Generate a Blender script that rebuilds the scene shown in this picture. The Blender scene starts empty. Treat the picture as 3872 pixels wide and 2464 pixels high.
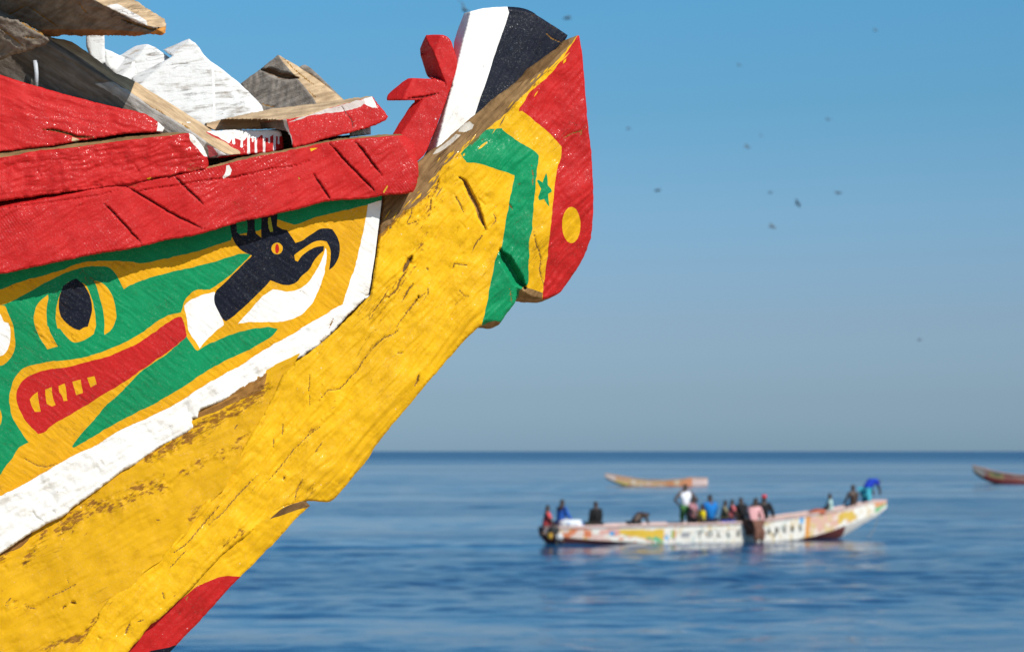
import bpy, bmesh, math, random
import numpy as np
from mathutils import Vector, Matrix
from mathutils.geometry import delaunay_2d_cdt
rnd = random.Random(7)
R = math.radians
sc = bpy.context.scene
COL = sc.collection

# ------------------------------------------------------------------ camera, sky, sun, exposure
CAM_H, PITCH, LENS, SENSOR = 3.3, 3.0, 55.0, 23.6
cam = bpy.data.objects.new('camera', bpy.data.cameras.new('camera'))
COL.objects.link(cam)
cam.location = (0, 0, CAM_H)
cam.rotation_euler = (R(90 + PITCH), 0, 0)
cam.data.lens, cam.data.sensor_width = LENS, SENSOR
cam.data.clip_start, cam.data.clip_end = 0.1, 60000
cam.data.dof.use_dof = True
cam.data.dof.focus_distance = 4.45
cam.data.dof.aperture_fstop = 5.9
sc.camera = cam

SUN_AZ, SUN_EL = 40.0, 40.0          # degrees to the right of straight behind the camera / above the horizon
sdir = Vector((math.sin(R(SUN_AZ)) * math.cos(R(SUN_EL)), -math.cos(R(SUN_AZ)) * math.cos(R(SUN_EL)), math.sin(R(SUN_EL))))
sun = bpy.data.objects.new('sun', bpy.data.lights.new('sun', 'SUN'))
COL.objects.link(sun)
sun.data.energy, sun.data.angle, sun.data.color = 4.6, R(0.55), (1.0, 0.95, 0.87)
sun.rotation_euler = sdir.to_track_quat('Z', 'Y').to_euler()
sun.location = sdir * 50

world = bpy.data.worlds.new('World')
sc.world = world
world.use_nodes = True
wn = world.node_tree
wn.nodes.clear()
w_out = wn.nodes.new('ShaderNodeOutputWorld')
w_bg = wn.nodes.new('ShaderNodeBackground')
w_sky = wn.nodes.new('ShaderNodeTexSky')
w_sky.sky_type = 'NISHITA'
w_sky.sun_disc = False
w_sky.sun_elevation = R(SUN_EL)
w_sky.sun_rotation = R(180 - SUN_AZ)
w_sky.altitude, w_sky.air_density, w_sky.dust_density, w_sky.ozone_density = 0, 1.0, 0.6, 3.0
# low dry haze: tints the sky with elevation, the same all round the horizon
w_geo = wn.nodes.new('ShaderNodeTexCoord')
w_sep = wn.nodes.new('ShaderNodeSeparateXYZ')
w_ramp = wn.nodes.new('ShaderNodeValToRGB')
w_mul = wn.nodes.new('ShaderNodeMixRGB')
w_mul.blend_type, w_mul.inputs['Fac'].default_value = 'MULTIPLY', 1.0
SKY_STOPS = [(0.0, (0.421, 0.645, 1.034)), (0.0061, (0.402, 0.614, 0.993)), (0.0227, (0.389, 0.545, 0.846)), (0.0559, (0.445, 0.555, 0.758)), (0.078, (0.46, 0.598, 0.771)), (0.1, (0.463, 0.646, 0.792)), (0.1438, (0.396, 0.693, 0.807)), (0.1848, (0.391, 0.782, 0.901)), (0.35, (0.42, 0.8, 0.93)), (1.0, (0.55, 0.85, 1.0))]
el = w_ramp.color_ramp.elements
el[0].position, el[0].color = SKY_STOPS[0][0], (*SKY_STOPS[0][1], 1)
el[1].position, el[1].color = SKY_STOPS[-1][0], (*SKY_STOPS[-1][1], 1)
for p_, c_ in SKY_STOPS[1:-1]:
    e = el.new(p_)
    e.color = (*c_, 1)
wn.links.new(w_geo.outputs['Generated'], w_sep.inputs[0])
wn.links.new(w_sep.outputs['Z'], w_ramp.inputs[0])
wn.links.new(w_sky.outputs[0], w_mul.inputs[1])
wn.links.new(w_ramp.outputs[0], w_mul.inputs[2])
wn.links.new(w_mul.outputs[0], w_bg.inputs[0])
w_bg.inputs[1].default_value = 0.10
wn.links.new(w_bg.outputs[0], w_out.inputs[0])

sc.view_settings.view_transform = 'Standard'
sc.view_settings.look = 'None'
sc.view_settings.exposure = 0.25
sc.view_settings.gamma = 1.0
sc.view_settings.use_curve_mapping = False
sc.cycles.max_bounces = 6
sc.cycles.use_denoising = True

# ------------------------------------------------------------------ helpers: measuring
K = SENSOR / 3872 / LENS
cp, sp_ = math.cos(R(PITCH)), math.sin(R(PITCH))
CAMP = np.array([0, 0, CAM_H])

def rays(uv):
    """Directions (one unit deep) of points measured on the 3872 x 2464 photograph."""
    uv = np.asarray(uv, float).reshape(-1, 2)
    xc, yc = (uv[:, 0] - 1936) * K, (1232 - uv[:, 1]) * K
    return np.stack([xc, cp - yc * sp_, sp_ + yc * cp], 1)

def on_water(u, v, z=0.0):
    d = rays([(u, v)])[0]
    return Vector(CAMP + d * ((z - CAM_H) / d[2]))

class Plane:
    def __init__(s, p0, n):
        s.p0, s.n = np.asarray(p0, float), np.asarray(n, float) / np.linalg.norm(n)
    def at(s, uv, lift=0.0):
        """Points of the plane seen at uv, or of its parallel LIFT metres nearer."""
        d = rays(uv)
        t = ((s.p0 - CAMP) @ s.n + lift) / (d @ s.n)
        return CAMP + d * t[:, None]

def plane_near(base, ref, out, n):
    """A plane through the point of BASE seen at REF, moved OUT metres along BASE's normal."""
    return Plane(base.at([ref])[0] + base.n * out, n)

CR = {1: (0, 0), 2: (700, 100), 3: (1400, 0), 4: (1400, 600), 5: (0, 600), 6: (700, 700), 7: (0, 1200), 8: (0, 1824)}

def c(k, *pts):
    ox, oy = CR[k]
    return [(ox + x / 2.394, oy + y / 2.394) for x, y in pts]

# ------------------------------------------------------------------ helpers: noise on arrays
def vnoise(x, y, seed=0):
    xi, yi = np.floor(x).astype(np.int64), np.floor(y).astype(np.int64)
    xf, yf = x - xi, y - yi
    def h(a, b):
        n = (a * 374761393 + b * 668265263 + seed * 1442695041) & 0xFFFFFFFF
        n = ((n ^ (n >> 13)) * 1274126177) & 0xFFFFFFFF
        return ((n ^ (n >> 16)) & 0xFFFF) / 65535.0
    u, v = xf * xf * xf * (xf * (xf * 6 - 15) + 10), yf * yf * yf * (yf * (yf * 6 - 15) + 10)
    a, b, c_, d = h(xi, yi), h(xi + 1, yi), h(xi, yi + 1), h(xi + 1, yi + 1)
    return (a * (1 - u) + b * u) * (1 - v) + (c_ * (1 - u) + d * u) * v - 0.5

def fbm(x, y, seed=0, octv=4, gain=0.5):
    s, a = 0, 1.0
    for i in range(octv):
        s = s + a * vnoise(x * 2 ** i, y * 2 ** i, seed + i * 17)
        a *= gain
    return s

def inside(P, poly):
    poly = np.asarray(poly, float)
    res = np.zeros(len(P), bool)
    bb = (P[:, 0] >= poly[:, 0].min()) & (P[:, 0] <= poly[:, 0].max()) & (P[:, 1] >= poly[:, 1].min()) & (P[:, 1] <= poly[:, 1].max())
    idx = np.nonzero(bb)[0]
    x, y = P[idx, 0], P[idx, 1]
    r = np.zeros(len(idx), bool)
    q = np.roll(poly, -1, 0)
    for (x1, y1), (x2, y2) in zip(poly, q):
        if y1 == y2:
            continue
        m = (y1 > y) != (y2 > y)
        r ^= m & (x < (x2 - x1) * (y - y1) / (y2 - y1) + x1)
    res[idx] = r
    return res

def dist_line(P, pts, closed=False, reach=None):
    """Distance from each of P to a polyline, and how far along it (0..1) the nearest point lies."""
    pts = np.asarray(pts, float)
    if closed:
        pts = np.vstack([pts, pts[:1]])
    best, tt = np.full(len(P), 1e9), np.zeros(len(P))
    L = np.r_[0, np.cumsum(np.linalg.norm(np.diff(pts, axis=0), axis=1))]
    for i in range(len(pts) - 1):
        a, b = pts[i], pts[i + 1]
        if reach is not None:
            m = (P[:, 0] > min(a[0], b[0]) - reach) & (P[:, 0] < max(a[0], b[0]) + reach) & (P[:, 1] > min(a[1], b[1]) - reach) & (P[:, 1] < max(a[1], b[1]) + reach)
            idx = np.nonzero(m)[0]
            if not len(idx):
                continue
        else:
            idx = slice(None)
        Q, ab = P[idx], b - a
        t = np.clip(((Q - a) @ ab) / max(ab @ ab, 1e-9), 0, 1)
        d = np.linalg.norm(Q - a - t[:, None] * ab, axis=1)
        bd, bt = best[idx], tt[idx]
        k = d < bd
        bd[k], bt[k] = d[k], (L[i] + t[k] * (L[i + 1] - L[i])) / L[-1]
        best[idx], tt[idx] = bd, bt
    return best, tt

def soften(poly, keep=50, it=2):
    """Round a hand-measured outline but keep its sharp corners."""
    P = [tuple(p) for p in poly]
    for _ in range(it):
        out, n = [], len(P)
        for i in range(n):
            a, b, d = np.array(P[i - 1]), np.array(P[i]), np.array(P[(i + 1) % n])
            v, w = b - a, d - b
            lv, lw = np.linalg.norm(v), np.linalg.norm(w)
            if lv < 1e-6 or lw < 1e-6:
                continue
            ang = math.degrees(math.acos(np.clip(v @ w / lv / lw, -1, 1)))
            if ang > keep:
                out.append(tuple(b))
            else:
                out.append(tuple(b - v * 0.25))
                out.append(tuple(b + w * 0.25))
        P = out
    return P

def densify(poly, step, wob=0.0, seed=0, closed=True, fray=0.0):
    P = np.asarray(poly, float)
    Q = np.roll(P, -1, 0) if closed else P[1:]
    out = []
    for a, b in zip(P, Q):
        st = step if max(a[0], b[0]) > -80 and max(a[1], b[1]) < 2600 else max(step, 60)
        n = max(1, int(np.linalg.norm(b - a) / st))
        for i in range(n):
            out.append(a + (b - a) * i / n)
    if not closed:
        out.append(P[-1])
    out = np.array(out)
    if wob or fray:
        r = np.random.RandomState(seed + 5)
        out[:, 0] += wob * 2.4 * (vnoise(out[:, 0] / 22, out[:, 1] / 22, seed) + .5 * vnoise(out[:, 0] / 7, out[:, 1] / 7, seed + 3))
        out[:, 1] += wob * 2.4 * (vnoise(out[:, 0] / 22, out[:, 1] / 22, seed + 9) + .5 * vnoise(out[:, 0] / 7, out[:, 1] / 7, seed + 4))
        out += (r.rand(*out.shape) - .5) * fray
    return out

# ------------------------------------------------------------------ helpers: objects
def mesh_from(name, V, T, mats, parent=None, smooth=None, face_col=None, wear=None, mat_idx=None):
    me = bpy.data.meshes.new(name)
    V = np.asarray(V, np.float32)
    loops = [np.asarray(f, np.int32) for f in T] if not isinstance(T, np.ndarray) else None
    if loops is None:
        n, k = T.shape
        starts, tot, flat = np.arange(n) * k, n * k, T.astype(np.int32).ravel()
    else:
        ln = np.array([len(f) for f in loops])
        starts, tot, flat = np.r_[0, np.cumsum(ln)[:-1]], int(ln.sum()), np.concatenate(loops)
        n = len(loops)
    me.vertices.add(len(V))
    me.vertices.foreach_set('co', V.ravel())
    me.loops.add(tot)
    me.loops.foreach_set('vertex_index', flat)
    me.polygons.add(n)
    me.polygons.foreach_set('loop_start', starts.astype(np.int32))
    if smooth is not None:
        me.polygons.foreach_set('use_smooth', np.broadcast_to(smooth, n).astype(bool))
    if mat_idx is not None:
        me.polygons.foreach_set('material_index', np.asarray(mat_idx, np.int32))
    me.update(calc_edges=True)
    me.validate()
    if face_col is not None:
        a = me.attributes.new('paint', 'FLOAT_COLOR', 'FACE')
        a.data.foreach_set('color', np.asarray(face_col, np.float32).ravel())
    if wear is not None:
        a = me.attributes.new('wear', 'FLOAT', 'POINT')
        a.data.foreach_set('value', np.asarray(wear, np.float32))
    for m in (mats if isinstance(mats, (list, tuple)) else [mats]):
        me.materials.append(m)
    o = bpy.data.objects.new(name, me)
    COL.objects.link(o)
    if parent is not None:
        o.parent = parent
        o.matrix_parent_inverse = parent.matrix_basis.inverted()
    return o

def tag(o, label=None, cat=None, group=None, kind=None):
    for k, v in (('label', label), ('category', cat), ('group', group), ('kind', kind)):
        if v:
            o[k] = v
    return o

def thing(name, loc, label, cat, group=None):
    o = bpy.data.objects.new(name, None)
    COL.objects.link(o)
    o.empty_display_size = 0.1
    o.location = loc
    return tag(o, label, cat, group)

# ------------------------------------------------------------------ materials
class NT:
    def __init__(s, name):
        s.m = bpy.data.materials.new(name)
        s.m.use_nodes = True
        s.t = s.m.node_tree
        s.t.nodes.clear()
        s.out = s.t.nodes.new('ShaderNodeOutputMaterial')
    def n(s, typ, **kw):
        nd = s.t.nodes.new(typ)
        for k, v in kw.items():
            setattr(nd, k, v)
        return nd
    def set(s, sock, v):
        if hasattr(v, 'is_linked') or isinstance(v, bpy.types.NodeSocket):
            s.t.links.new(v, sock)
        else:
            sock.default_value = v
    def math(s, op, a, b=0.0, c_=0.0, clamp=False):
        nd = s.n('ShaderNodeMath', operation=op, use_clamp=clamp)
        s.set(nd.inputs[0], a)
        s.set(nd.inputs[1], b)
        s.set(nd.inputs[2], c_)
        return nd.outputs[0]
    def mix(s, f, a, b, mode='MIX'):
        nd = s.n('ShaderNodeMixRGB', blend_type=mode)
        s.set(nd.inputs[0], f)
        s.set(nd.inputs[1], a if not isinstance(a, tuple) else (*a[:3], 1))
        s.set(nd.inputs[2], b if not isinstance(b, tuple) else (*b[:3], 1))
        return nd.outputs[0]
    def noise(s, vec, scale, det=4, rough=.5, dist=0.0):
        nd = s.n('ShaderNodeTexNoise')
        s.set(nd.inputs['Vector'], vec)
        nd.inputs['Scale'].default_value = scale
        nd.inputs['Detail'].default_value = det
        nd.inputs['Roughness'].default_value = rough
        nd.inputs['Distortion'].default_value = dist
        return nd.outputs['Fac']
    def smooth(s, v, lo, hi, a=0.0, b=1.0):
        nd = s.n('ShaderNodeMapRange', interpolation_type='SMOOTHSTEP')
        s.set(nd.inputs[0], v)
        for i, x in enumerate((lo, hi, a, b)):
            nd.inputs[i + 1].default_value = x
        return nd.outputs[0]
    def mapping(s, vec, rot=(0, 0, 0), scale=(1, 1, 1)):
        if any(rot) and tuple(scale) != (1, 1, 1):
            vec, rot = s.mapping(vec, rot), (0, 0, 0)      # turn first, then stretch
        nd = s.n('ShaderNodeMapping')
        s.set(nd.inputs['Vector'], vec)
        nd.inputs['Rotation'].default_value = rot
        nd.inputs['Scale'].default_value = scale
        return nd.outputs[0]
    def bump(s, h, dist, strength=1.0, normal=None):
        nd = s.n('ShaderNodeBump')
        s.set(nd.inputs['Height'], h)
        nd.inputs['Distance'].default_value = dist
        nd.inputs['Strength'].default_value = strength
        if normal is not None:
            s.set(nd.inputs['Normal'], normal)
        return nd.outputs[0]
    def bsdf(s, base, rough, normal=None, spec=.5, ior=1.45):
        b = s.n('ShaderNodeBsdfPrincipled')
        s.set(b.inputs['Base Color'], base if not isinstance(base, tuple) else (*base[:3], 1))
        s.set(b.inputs['Roughness'], rough)
        b.inputs['Specular IOR Level'].default_value = spec
        b.inputs['IOR'].default_value = ior
        if normal is not None:
            s.set(b.inputs['Normal'], normal)
        s.t.links.new(b.outputs[0], s.out.inputs[0])
        return b

def paint_mat(name, theta, rough=.38, bump=.0016, wear=0.0, lines=1.0, splat=1.0, grain_b=1.0, wash=0.0, stripes=0.0, ln_at=.54):
    """Hand-painted or bare timber. The mesh's face colour says which paint; its alpha 0 says bare wood; 'wear' says how rubbed."""
    t = NT(name)
    co = t.n('ShaderNodeTexCoord').outputs['Object']
    at = t.n('ShaderNodeAttribute', attribute_name='paint')
    wr = t.n('ShaderNodeAttribute', attribute_name='wear').outputs['Fac']
    g = t.mapping(co, rot=(0, R(theta), 0), scale=(14, 30, 120))
    gl = t.mapping(co, rot=(0, R(theta), 0), scale=(7, 20, 60))
    n_big = t.noise(co, 7, 3)
    n_mid = t.noise(co, 38, 6, .62)
    n_fine = t.noise(co, 260, 4, .6)
    n_gr = t.noise(g, 1.0, 6, .6, .4)
    n_spk = t.noise(t.mapping(co, rot=(0, R(theta), 0), scale=(60, 90, 170)), 1.0, 6, .65)
    n_ln = t.noise(gl, 1.0, 3, .5, .3)
    # how far the paint is rubbed off
    w = t.math('ADD', t.math('MULTIPLY', n_spk, 1.25), t.math('MULTIPLY', n_mid, .55))
    w = t.math('SUBTRACT', w, .40)
    w = t.math('ADD', w, t.math('ADD', wr, wear))
    m_wear = t.smooth(w, .72, .86)
    # hair cracks along the grain, only here and there
    ln = t.math('ABSOLUTE', t.math('SUBTRACT', n_ln, .5))
    m_ln = t.math('MULTIPLY', t.smooth(ln, .0, .011, 1.0, 0.0), t.smooth(t.math('ADD', n_big, t.math('MULTIPLY', wr, .5)), ln_at, ln_at + .12))
    m_ln = t.math('MULTIPLY', m_ln, .75 * lines)
    bare_a = t.math('SUBTRACT', 1.0, at.outputs['Alpha'])
    wood = t.mix(n_gr, (.08, .032, .008), (.36, .185, .06))
    own = t.mix(t.smooth(n_gr, .3, .72), t.mix(1.0, at.outputs['Color'], (.68, .64, .60), 'MULTIPLY'), t.mix(1.0, at.outputs['Color'], (1.22, 1.20, 1.17), 'MULTIPLY'))
    own = t.mix(t.smooth(n_mid, .3, .75), own, t.mix(1.0, own, (.72, .7, .7), 'MULTIPLY'))
    if wash:
        wm = t.smooth(t.math('ADD', t.math('MULTIPLY', n_gr, .6), t.math('MULTIPLY', n_mid, .45)), .5 - .2 * wash, .68 - .2 * wash)
        own = t.mix(t.math('MULTIPLY', wm, min(1, wash * 2)), own, (.62, .62, .61))
    wood = t.mix(.55, wood, t.mix(1.0, at.outputs['Color'], (.36, .24, .14), 'MULTIPLY'))    # dirt ground into what paint is left
    bare = t.mix(t.smooth(bare_a, .4, .6), wood, own)
    pc = t.mix(t.smooth(n_big, .3, .75), at.outputs['Color'], t.mix(1.0, at.outputs['Color'], (.88, .86, .83), 'MULTIPLY'))
    pc = t.mix(t.smooth(n_mid, .46, .72), pc, t.mix(1.0, pc, (.90, .87, .84), 'MULTIPLY'))
    pc = t.mix(t.math('MULTIPLY', t.smooth(n_fine, .56, .74), .16), pc, t.mix(.5, at.outputs['Color'], (.55, .5, .45)))
    pc = t.mix(t.math('MULTIPLY', t.smooth(n_gr, .40, .66), .4), pc, t.mix(1.0, pc, (.88, .86, .83), 'MULTIPLY'))
    # white splashes of paint
    vo = t.n('ShaderNodeTexVoronoi')
    t.set(vo.inputs['Vector'], co)
    vo.inputs['Scale'].default_value = 95
    cell = t.n('ShaderNodeSeparateColor')
    t.set(cell.inputs[0], vo.outputs['Color'])
    sz = t.math('MULTIPLY', t.math('POWER', cell.outputs[0], 5.0), .16)
    dot = t.math('MULTIPLY', t.math('LESS_THAN', vo.outputs['Distance'], sz), t.math('GREATER_THAN', cell.outputs[1], .45))
    pc = t.mix(t.math('MULTIPLY', dot, .75 * splat), pc, (.78, .77, .74))
    mask = t.math('MAXIMUM', bare_a, t.math('MULTIPLY', m_wear, .92), clamp=True)
    col = t.mix(mask, pc, bare)
    col = t.mix(m_ln, col, (.045, .02, .008))
    # dried drips and brush ridges stay glossy, the rest has gone dull
    n_gl = t.noise(co, 330, 3, .6)
    gl = t.math('MULTIPLY', t.smooth(n_gl, .56, .64), t.smooth(n_big, .38, .60))
    gl = t.math('MULTIPLY', gl, t.math('SUBTRACT', 1.0, mask))
    rg = t.mix(mask, (.62,) * 3, (.85,) * 3)
    rg = t.mix(gl, rg, (rough * .5,) * 3)
    h = t.math('ADD', t.math('MULTIPLY', n_gr, .8 * grain_b), t.math('MULTIPLY', n_fine, .35))
    h = t.math('ADD', h, t.math('MULTIPLY', n_mid, 1.1))
    h = t.math('ADD', h, t.math('MULTIPLY', m_wear, -.4))
    h = t.math('ADD', h, t.math('MULTIPLY', m_ln, -.9))
    h = t.math('ADD', h, t.math('MULTIPLY', dot, .5 * splat))
    h = t.math('ADD', h, t.math('MULTIPLY', n_gl, .5))
    if stripes:
        wv = t.n('ShaderNodeTexWave', wave_type='BANDS', bands_direction='X')
        t.set(wv.inputs['Vector'], t.mapping(co, rot=(0, R(stripes), 0)))
        wv.inputs['Scale'].default_value = 62
        wv.inputs['Distortion'].default_value = 5
        wv.inputs['Detail'].default_value = 2
        wv.inputs['Detail Scale'].default_value = .35
        h = t.math('ADD', h, t.math('MULTIPLY', t.math('MULTIPLY', wv.outputs['Fac'], .30), t.smooth(n_big, .46, .66)))
    b = t.bsdf(col, rg, t.bump(h, bump))
    t.set(b.inputs['Specular IOR Level'], t.mix(gl, (.16,) * 3, (.75,) * 3))
    return t.m

def plain_mat(name, colr, rough=.6, var=.25, scale=30, bump=.002, spec=.4):
    t = NT(name)
    co = t.n('ShaderNodeTexCoord').outputs['Object']
    n = t.noise(co, scale, 5, .6)
    a = tuple(x * (1 - var) for x in colr)
    b = tuple(min(1, x * (1 + var)) for x in colr)
    t.bsdf(t.mix(n, a, b), rough, t.bump(n, bump), spec)
    return t.m

def attr_mat(name, rough=.55):
    """Painted boards of the boats on the water: the face colour is the paint, streaked and soiled a little."""
    t = NT(name)
    co = t.n('ShaderNodeTexCoord').outputs['Object']
    at = t.n('ShaderNodeAttribute', attribute_name='paint')
    n = t.noise(t.mapping(co, scale=(1.2, 1.2, 6)), 3, 5, .6)
    col = t.mix(t.smooth(n, .45, .75), at.outputs['Color'], t.mix(1.0, at.outputs['Color'], (.8, .72, .64), 'MULTIPLY'))
    t.bsdf(col, rough, t.bump(n, .004))
    return t.m

M = {
    'stem': paint_mat('paint_on_stem', 50, rough=.34, bump=.0005, lines=.7, splat=.35, grain_b=.45),
    'panel': paint_mat('paint_on_panel', -38, rough=.42, bump=.0006, lines=.4, splat=.1, ln_at=.48),
    'hull': paint_mat('paint_on_hull', 28, rough=.5, bump=.0005, lines=.8, splat=.1),
    'white': paint_mat('white_paint', 32, rough=.6, bump=.0010, lines=.25, splat=0),
    'rail': paint_mat('red_paint_on_rail', 12, rough=.36, bump=.0009, lines=.3, splat=.14, stripes=35),
    'plank': paint_mat('red_paint_on_planks', 10, rough=.36, bump=.0008, lines=.35, splat=.14),
    'cross': paint_mat('red_paint_on_carving', 60, rough=.28, bump=.0008, lines=.2, splat=.7),
    'fin': paint_mat('paint_on_fin', 62, rough=.42, bump=.0007, lines=.3, splat=.35),
    'grey': paint_mat('weathered_timber', 22, rough=.8, bump=.0018, lines=.8, splat=0, grain_b=1.6),
    'brace': paint_mat('sawn_timber', -33, rough=.8, bump=.0010, lines=.3, splat=0, grain_b=1.0, wash=.0),
    'wash': paint_mat('whitewashed_timber', 8, rough=.75, bump=.0010, lines=.6, splat=0, grain_b=1.2, wash=.70),
}

# ------------------------------------------------------------------ paints
YEL, YELP = (.70, .392, .006), (.67, .342, .006)
RED, GRN, NAVY, WHT = (.45, .0135, .0135), (.002, .23, .088), (.0045, .007, .017), (.80, .80, .79)
BARE, TAN, GREY, DARKW = (.25, .155, .07, 0), (.50, .37, .23, 0), (.24, .218, .195, 0), (.15, .085, .035, 0)
ORNG = (.55, .25, .06, 0)

def rgba(c_):
    return (*c_, 1.0) if len(c_) == 3 else c_

def relief(name, outline, plane, thick, col, mat, parent, paints=(), chamfers=(), cracks=(), wears=(), sp=5.0, amp=.004, big=140,
           grain=None, edge=(5, .004), wob=.8, fray=0.0, seed=1, wall=None, keep=50, coarse=70, soft=True, label=None, dents=0):
    """One worked timber: its outline cut into small faces along every painted border, its face carved (chamfers), cracked and dented, then given
    its real thickness and a back."""
    outl = densify(soften(outline, keep, 1) if soft else outline, sp, wob, seed, fray=fray)
    polys = []
    for i, (pc, poly, *opt) in enumerate(paints):
        w = opt[0] if opt else 1.4
        polys.append((pc, densify(soften(poly, 37), sp * 1.3, w, seed + 31 * (i + 1))))
    lo, hi = outl.min(0), outl.max(0)
    r = np.random.RandomState(seed)
    f0, f1 = np.maximum(lo, (-80, -120)), np.minimum(hi, (3900, 2600))
    gx, gy = np.meshgrid(np.arange(f0[0], f1[0], sp), np.arange(f0[1], f1[1], sp * .88))
    gx[1::2] += sp / 2
    G = np.stack([gx.ravel(), gy.ravel()], 1) + (r.rand(gx.size, 2) - .5) * sp * .5
    if lo[0] < -80 or hi[1] > 2600 or lo[1] < -120:
        cx, cy = np.meshgrid(np.arange(lo[0], hi[0], coarse), np.arange(lo[1], hi[1], coarse))
        Cg = np.stack([cx.ravel(), cy.ravel()], 1)
        Cg = Cg[(Cg[:, 0] < -80 - sp) | (Cg[:, 1] > 2600 + sp) | (Cg[:, 1] < -120 - sp)]
        G = np.vstack([G, Cg])
    G = G[inside(G, outl)]
    d, _ = dist_line(G, outl, True, reach=sp * 2)
    ok = d > sp * .6
    for _, pp in polys:
        dd, _ = dist_line(G, pp, True, reach=sp)
        ok &= dd > sp * .45
    G = G[ok]
    pts, edges = [outl], []
    n0 = len(outl)
    edges += [(i, (i + 1) % n0) for i in range(n0)]
    for _, pp in polys:
        edges += [(n0 + i, n0 + (i + 1) % len(pp)) for i in range(len(pp))]
        pts.append(pp)
        n0 += len(pp)
    pts.append(G)
    P = np.vstack(pts)
    res = delaunay_2d_cdt([Vector((x, -y)) for x, y in P], edges, [], 0, 1e-4)
    V2 = np.array([(v.x, -v.y) for v in res[0]])
    T = np.array([f for f in res[2] if len(f) == 3], dtype=np.int64)
    cen = V2[T].mean(1)
    T = T[inside(cen, outl)]
    used = np.unique(T)
    mp = np.full(len(V2), -1)
    mp[used] = np.arange(len(used))
    V2, T = V2[used], mp[T]
    cen = V2[T].mean(1)
    # ---- height of the worked face, metres
    u, v = V2[:, 0], V2[:, 1]
    h = amp * 1.6 * fbm(u / big, v / big, seed, 3)
    if grain:
        ang, along, across, ga = grain
        a = R(ang)
        s_, t_ = u * math.cos(a) - v * math.sin(a), u * math.sin(a) + v * math.cos(a)
        s_, t_ = s_ + 30 * fbm(u / 200, v / 200, seed + 70, 2), t_ + 30 * fbm(u / 160, v / 160, seed + 71, 2)
        ridge = fbm(s_ / along, t_ / across, seed + 50, 4, .55)
        h += ga * 2 * ridge
    if dents:                                             # shallow scoops of the adze, long along the grain
        a = R(grain[0])
        s_, t_ = u * math.cos(a) - v * math.sin(a), u * math.sin(a) + v * math.cos(a)
        q = vnoise(s_ / 150, t_ / 60, seed + 90) * 3
        h += dents * (np.abs(q - np.round(q)) * 2 - .5)
        q = vnoise(s_ / 70 + 9, t_ / 34, seed + 91) * 3
        h += dents * .6 * (np.abs(q - np.round(q)) * 2 - .5)
    ch = np.zeros(len(V2))
    for p, q, rr, slope, *mk in chamfers:
        p, q, rr = map(np.asarray, (p, q, rr))
        nrm = np.array([-(q - p)[1], (q - p)[0]], float)
        nrm /= np.linalg.norm(nrm)
        if (rr - p) @ nrm < 0:
            nrm = -nrm
        dd = np.maximum(0, (V2 - p) @ nrm) * 0.0005
        hh = -slope * dd
        if mk:
            hh = np.where(inside(V2, mk[0]), hh, 0)
        ch = np.minimum(ch, hh)
    h += ch
    d, _ = dist_line(V2, outl, True, reach=edge[0] * 4 + 2)
    if edge[1]:
        k = np.clip(1 - d / edge[0], 0, 1)
        h -= edge[1] * (1 - np.sqrt(np.maximum(0, 1 - k * k)))
    wr = np.zeros(len(V2))
    fc = np.tile(np.array(rgba(col)), (len(T), 1))
    for pc, pp in polys:
        fc[inside(cen, pp)] = rgba(pc)
    for pl, w, dep, cc in cracks:
        w, dep = (w * .68, dep * .6) if w < 10 else (w, dep)
        cc = (.27, .145, .035, 0) if cc == DARKW and w < 7 else cc
        pl = densify(pl, 12, .9 if w < 14 else 1.6, seed + 3, closed=False)
        dd, tt = dist_line(V2, pl, reach=w * 2.5)
        we = w * np.clip(np.sin(np.pi * np.clip(tt, .02, .98)) * 1.6, .25, 1)
        f = np.clip(1 - dd / we, 0, 1)
        h -= dep * f ** .7
        if cc is not None:
            dd, tt = dist_line(cen, pl, reach=w * 2)
            we = w * np.clip(np.sin(np.pi * np.clip(tt, .02, .98)) * 1.6, .25, 1)
            fc[dd < we * .62] = rgba(cc)
    for pl, w, s in wears:
        dd, _ = dist_line(V2, pl, reach=w * 3)
        wr = np.maximum(wr, s * np.exp(-(dd / (1.5 * w)) ** 2))
    if wears and np.max([s for _, _, s in wears]) > .05:          # torn, splintery ground where the paint has gone
        a = R(grain[0]) if grain else 0
        s_, t_ = u * math.cos(a) - v * math.sin(a), u * math.sin(a) + v * math.cos(a)
        h += np.minimum(wr, .3) * .016 * (np.abs(fbm(s_ / 42, t_ / 11, seed + 200, 2)) * 2 - .6)
    V3 = plane.at(V2, h)
    # ---- sides and back
    E = np.sort(np.vstack([T[:, [0, 1]], T[:, [1, 2]], T[:, [2, 0]]]), 1)
    D = np.vstack([T[:, [0, 1]], T[:, [1, 2]], T[:, [2, 0]]])
    _, inv, cnt = np.unique(E, axis=0, return_inverse=True, return_counts=True)
    B = D[cnt[inv.ravel()] == 1]
    bv = np.unique(B)
    bm = np.full(len(V2), -1)
    bm[bv] = np.arange(len(bv))
    nf, nb = len(V3), len(bv)
    bd = rays([outl.mean(0).clip((0, 0), (3872, 2464))])[0]
    back = plane.at(V2[bv]) + bd / np.linalg.norm(bd) * thick
    Vall = np.vstack([V3, V3[bv], back, back])
    w0, w1 = nf + bm[B[:, 0]], nf + bm[B[:, 1]]
    walls = np.vstack([np.stack([w1, w0, w0 + nb], 1), np.stack([w1, w0 + nb, w1 + nb], 1)])
    be = [(int(bm[a]), int(bm[b])) for a, b in B]
    rb = delaunay_2d_cdt([Vector((V2[i, 0], -V2[i, 1])) for i in bv], be, [], 0, 1e-4)
    TB = np.array([f for f in rb[2] if len(f) == 3], dtype=np.int64)
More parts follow.
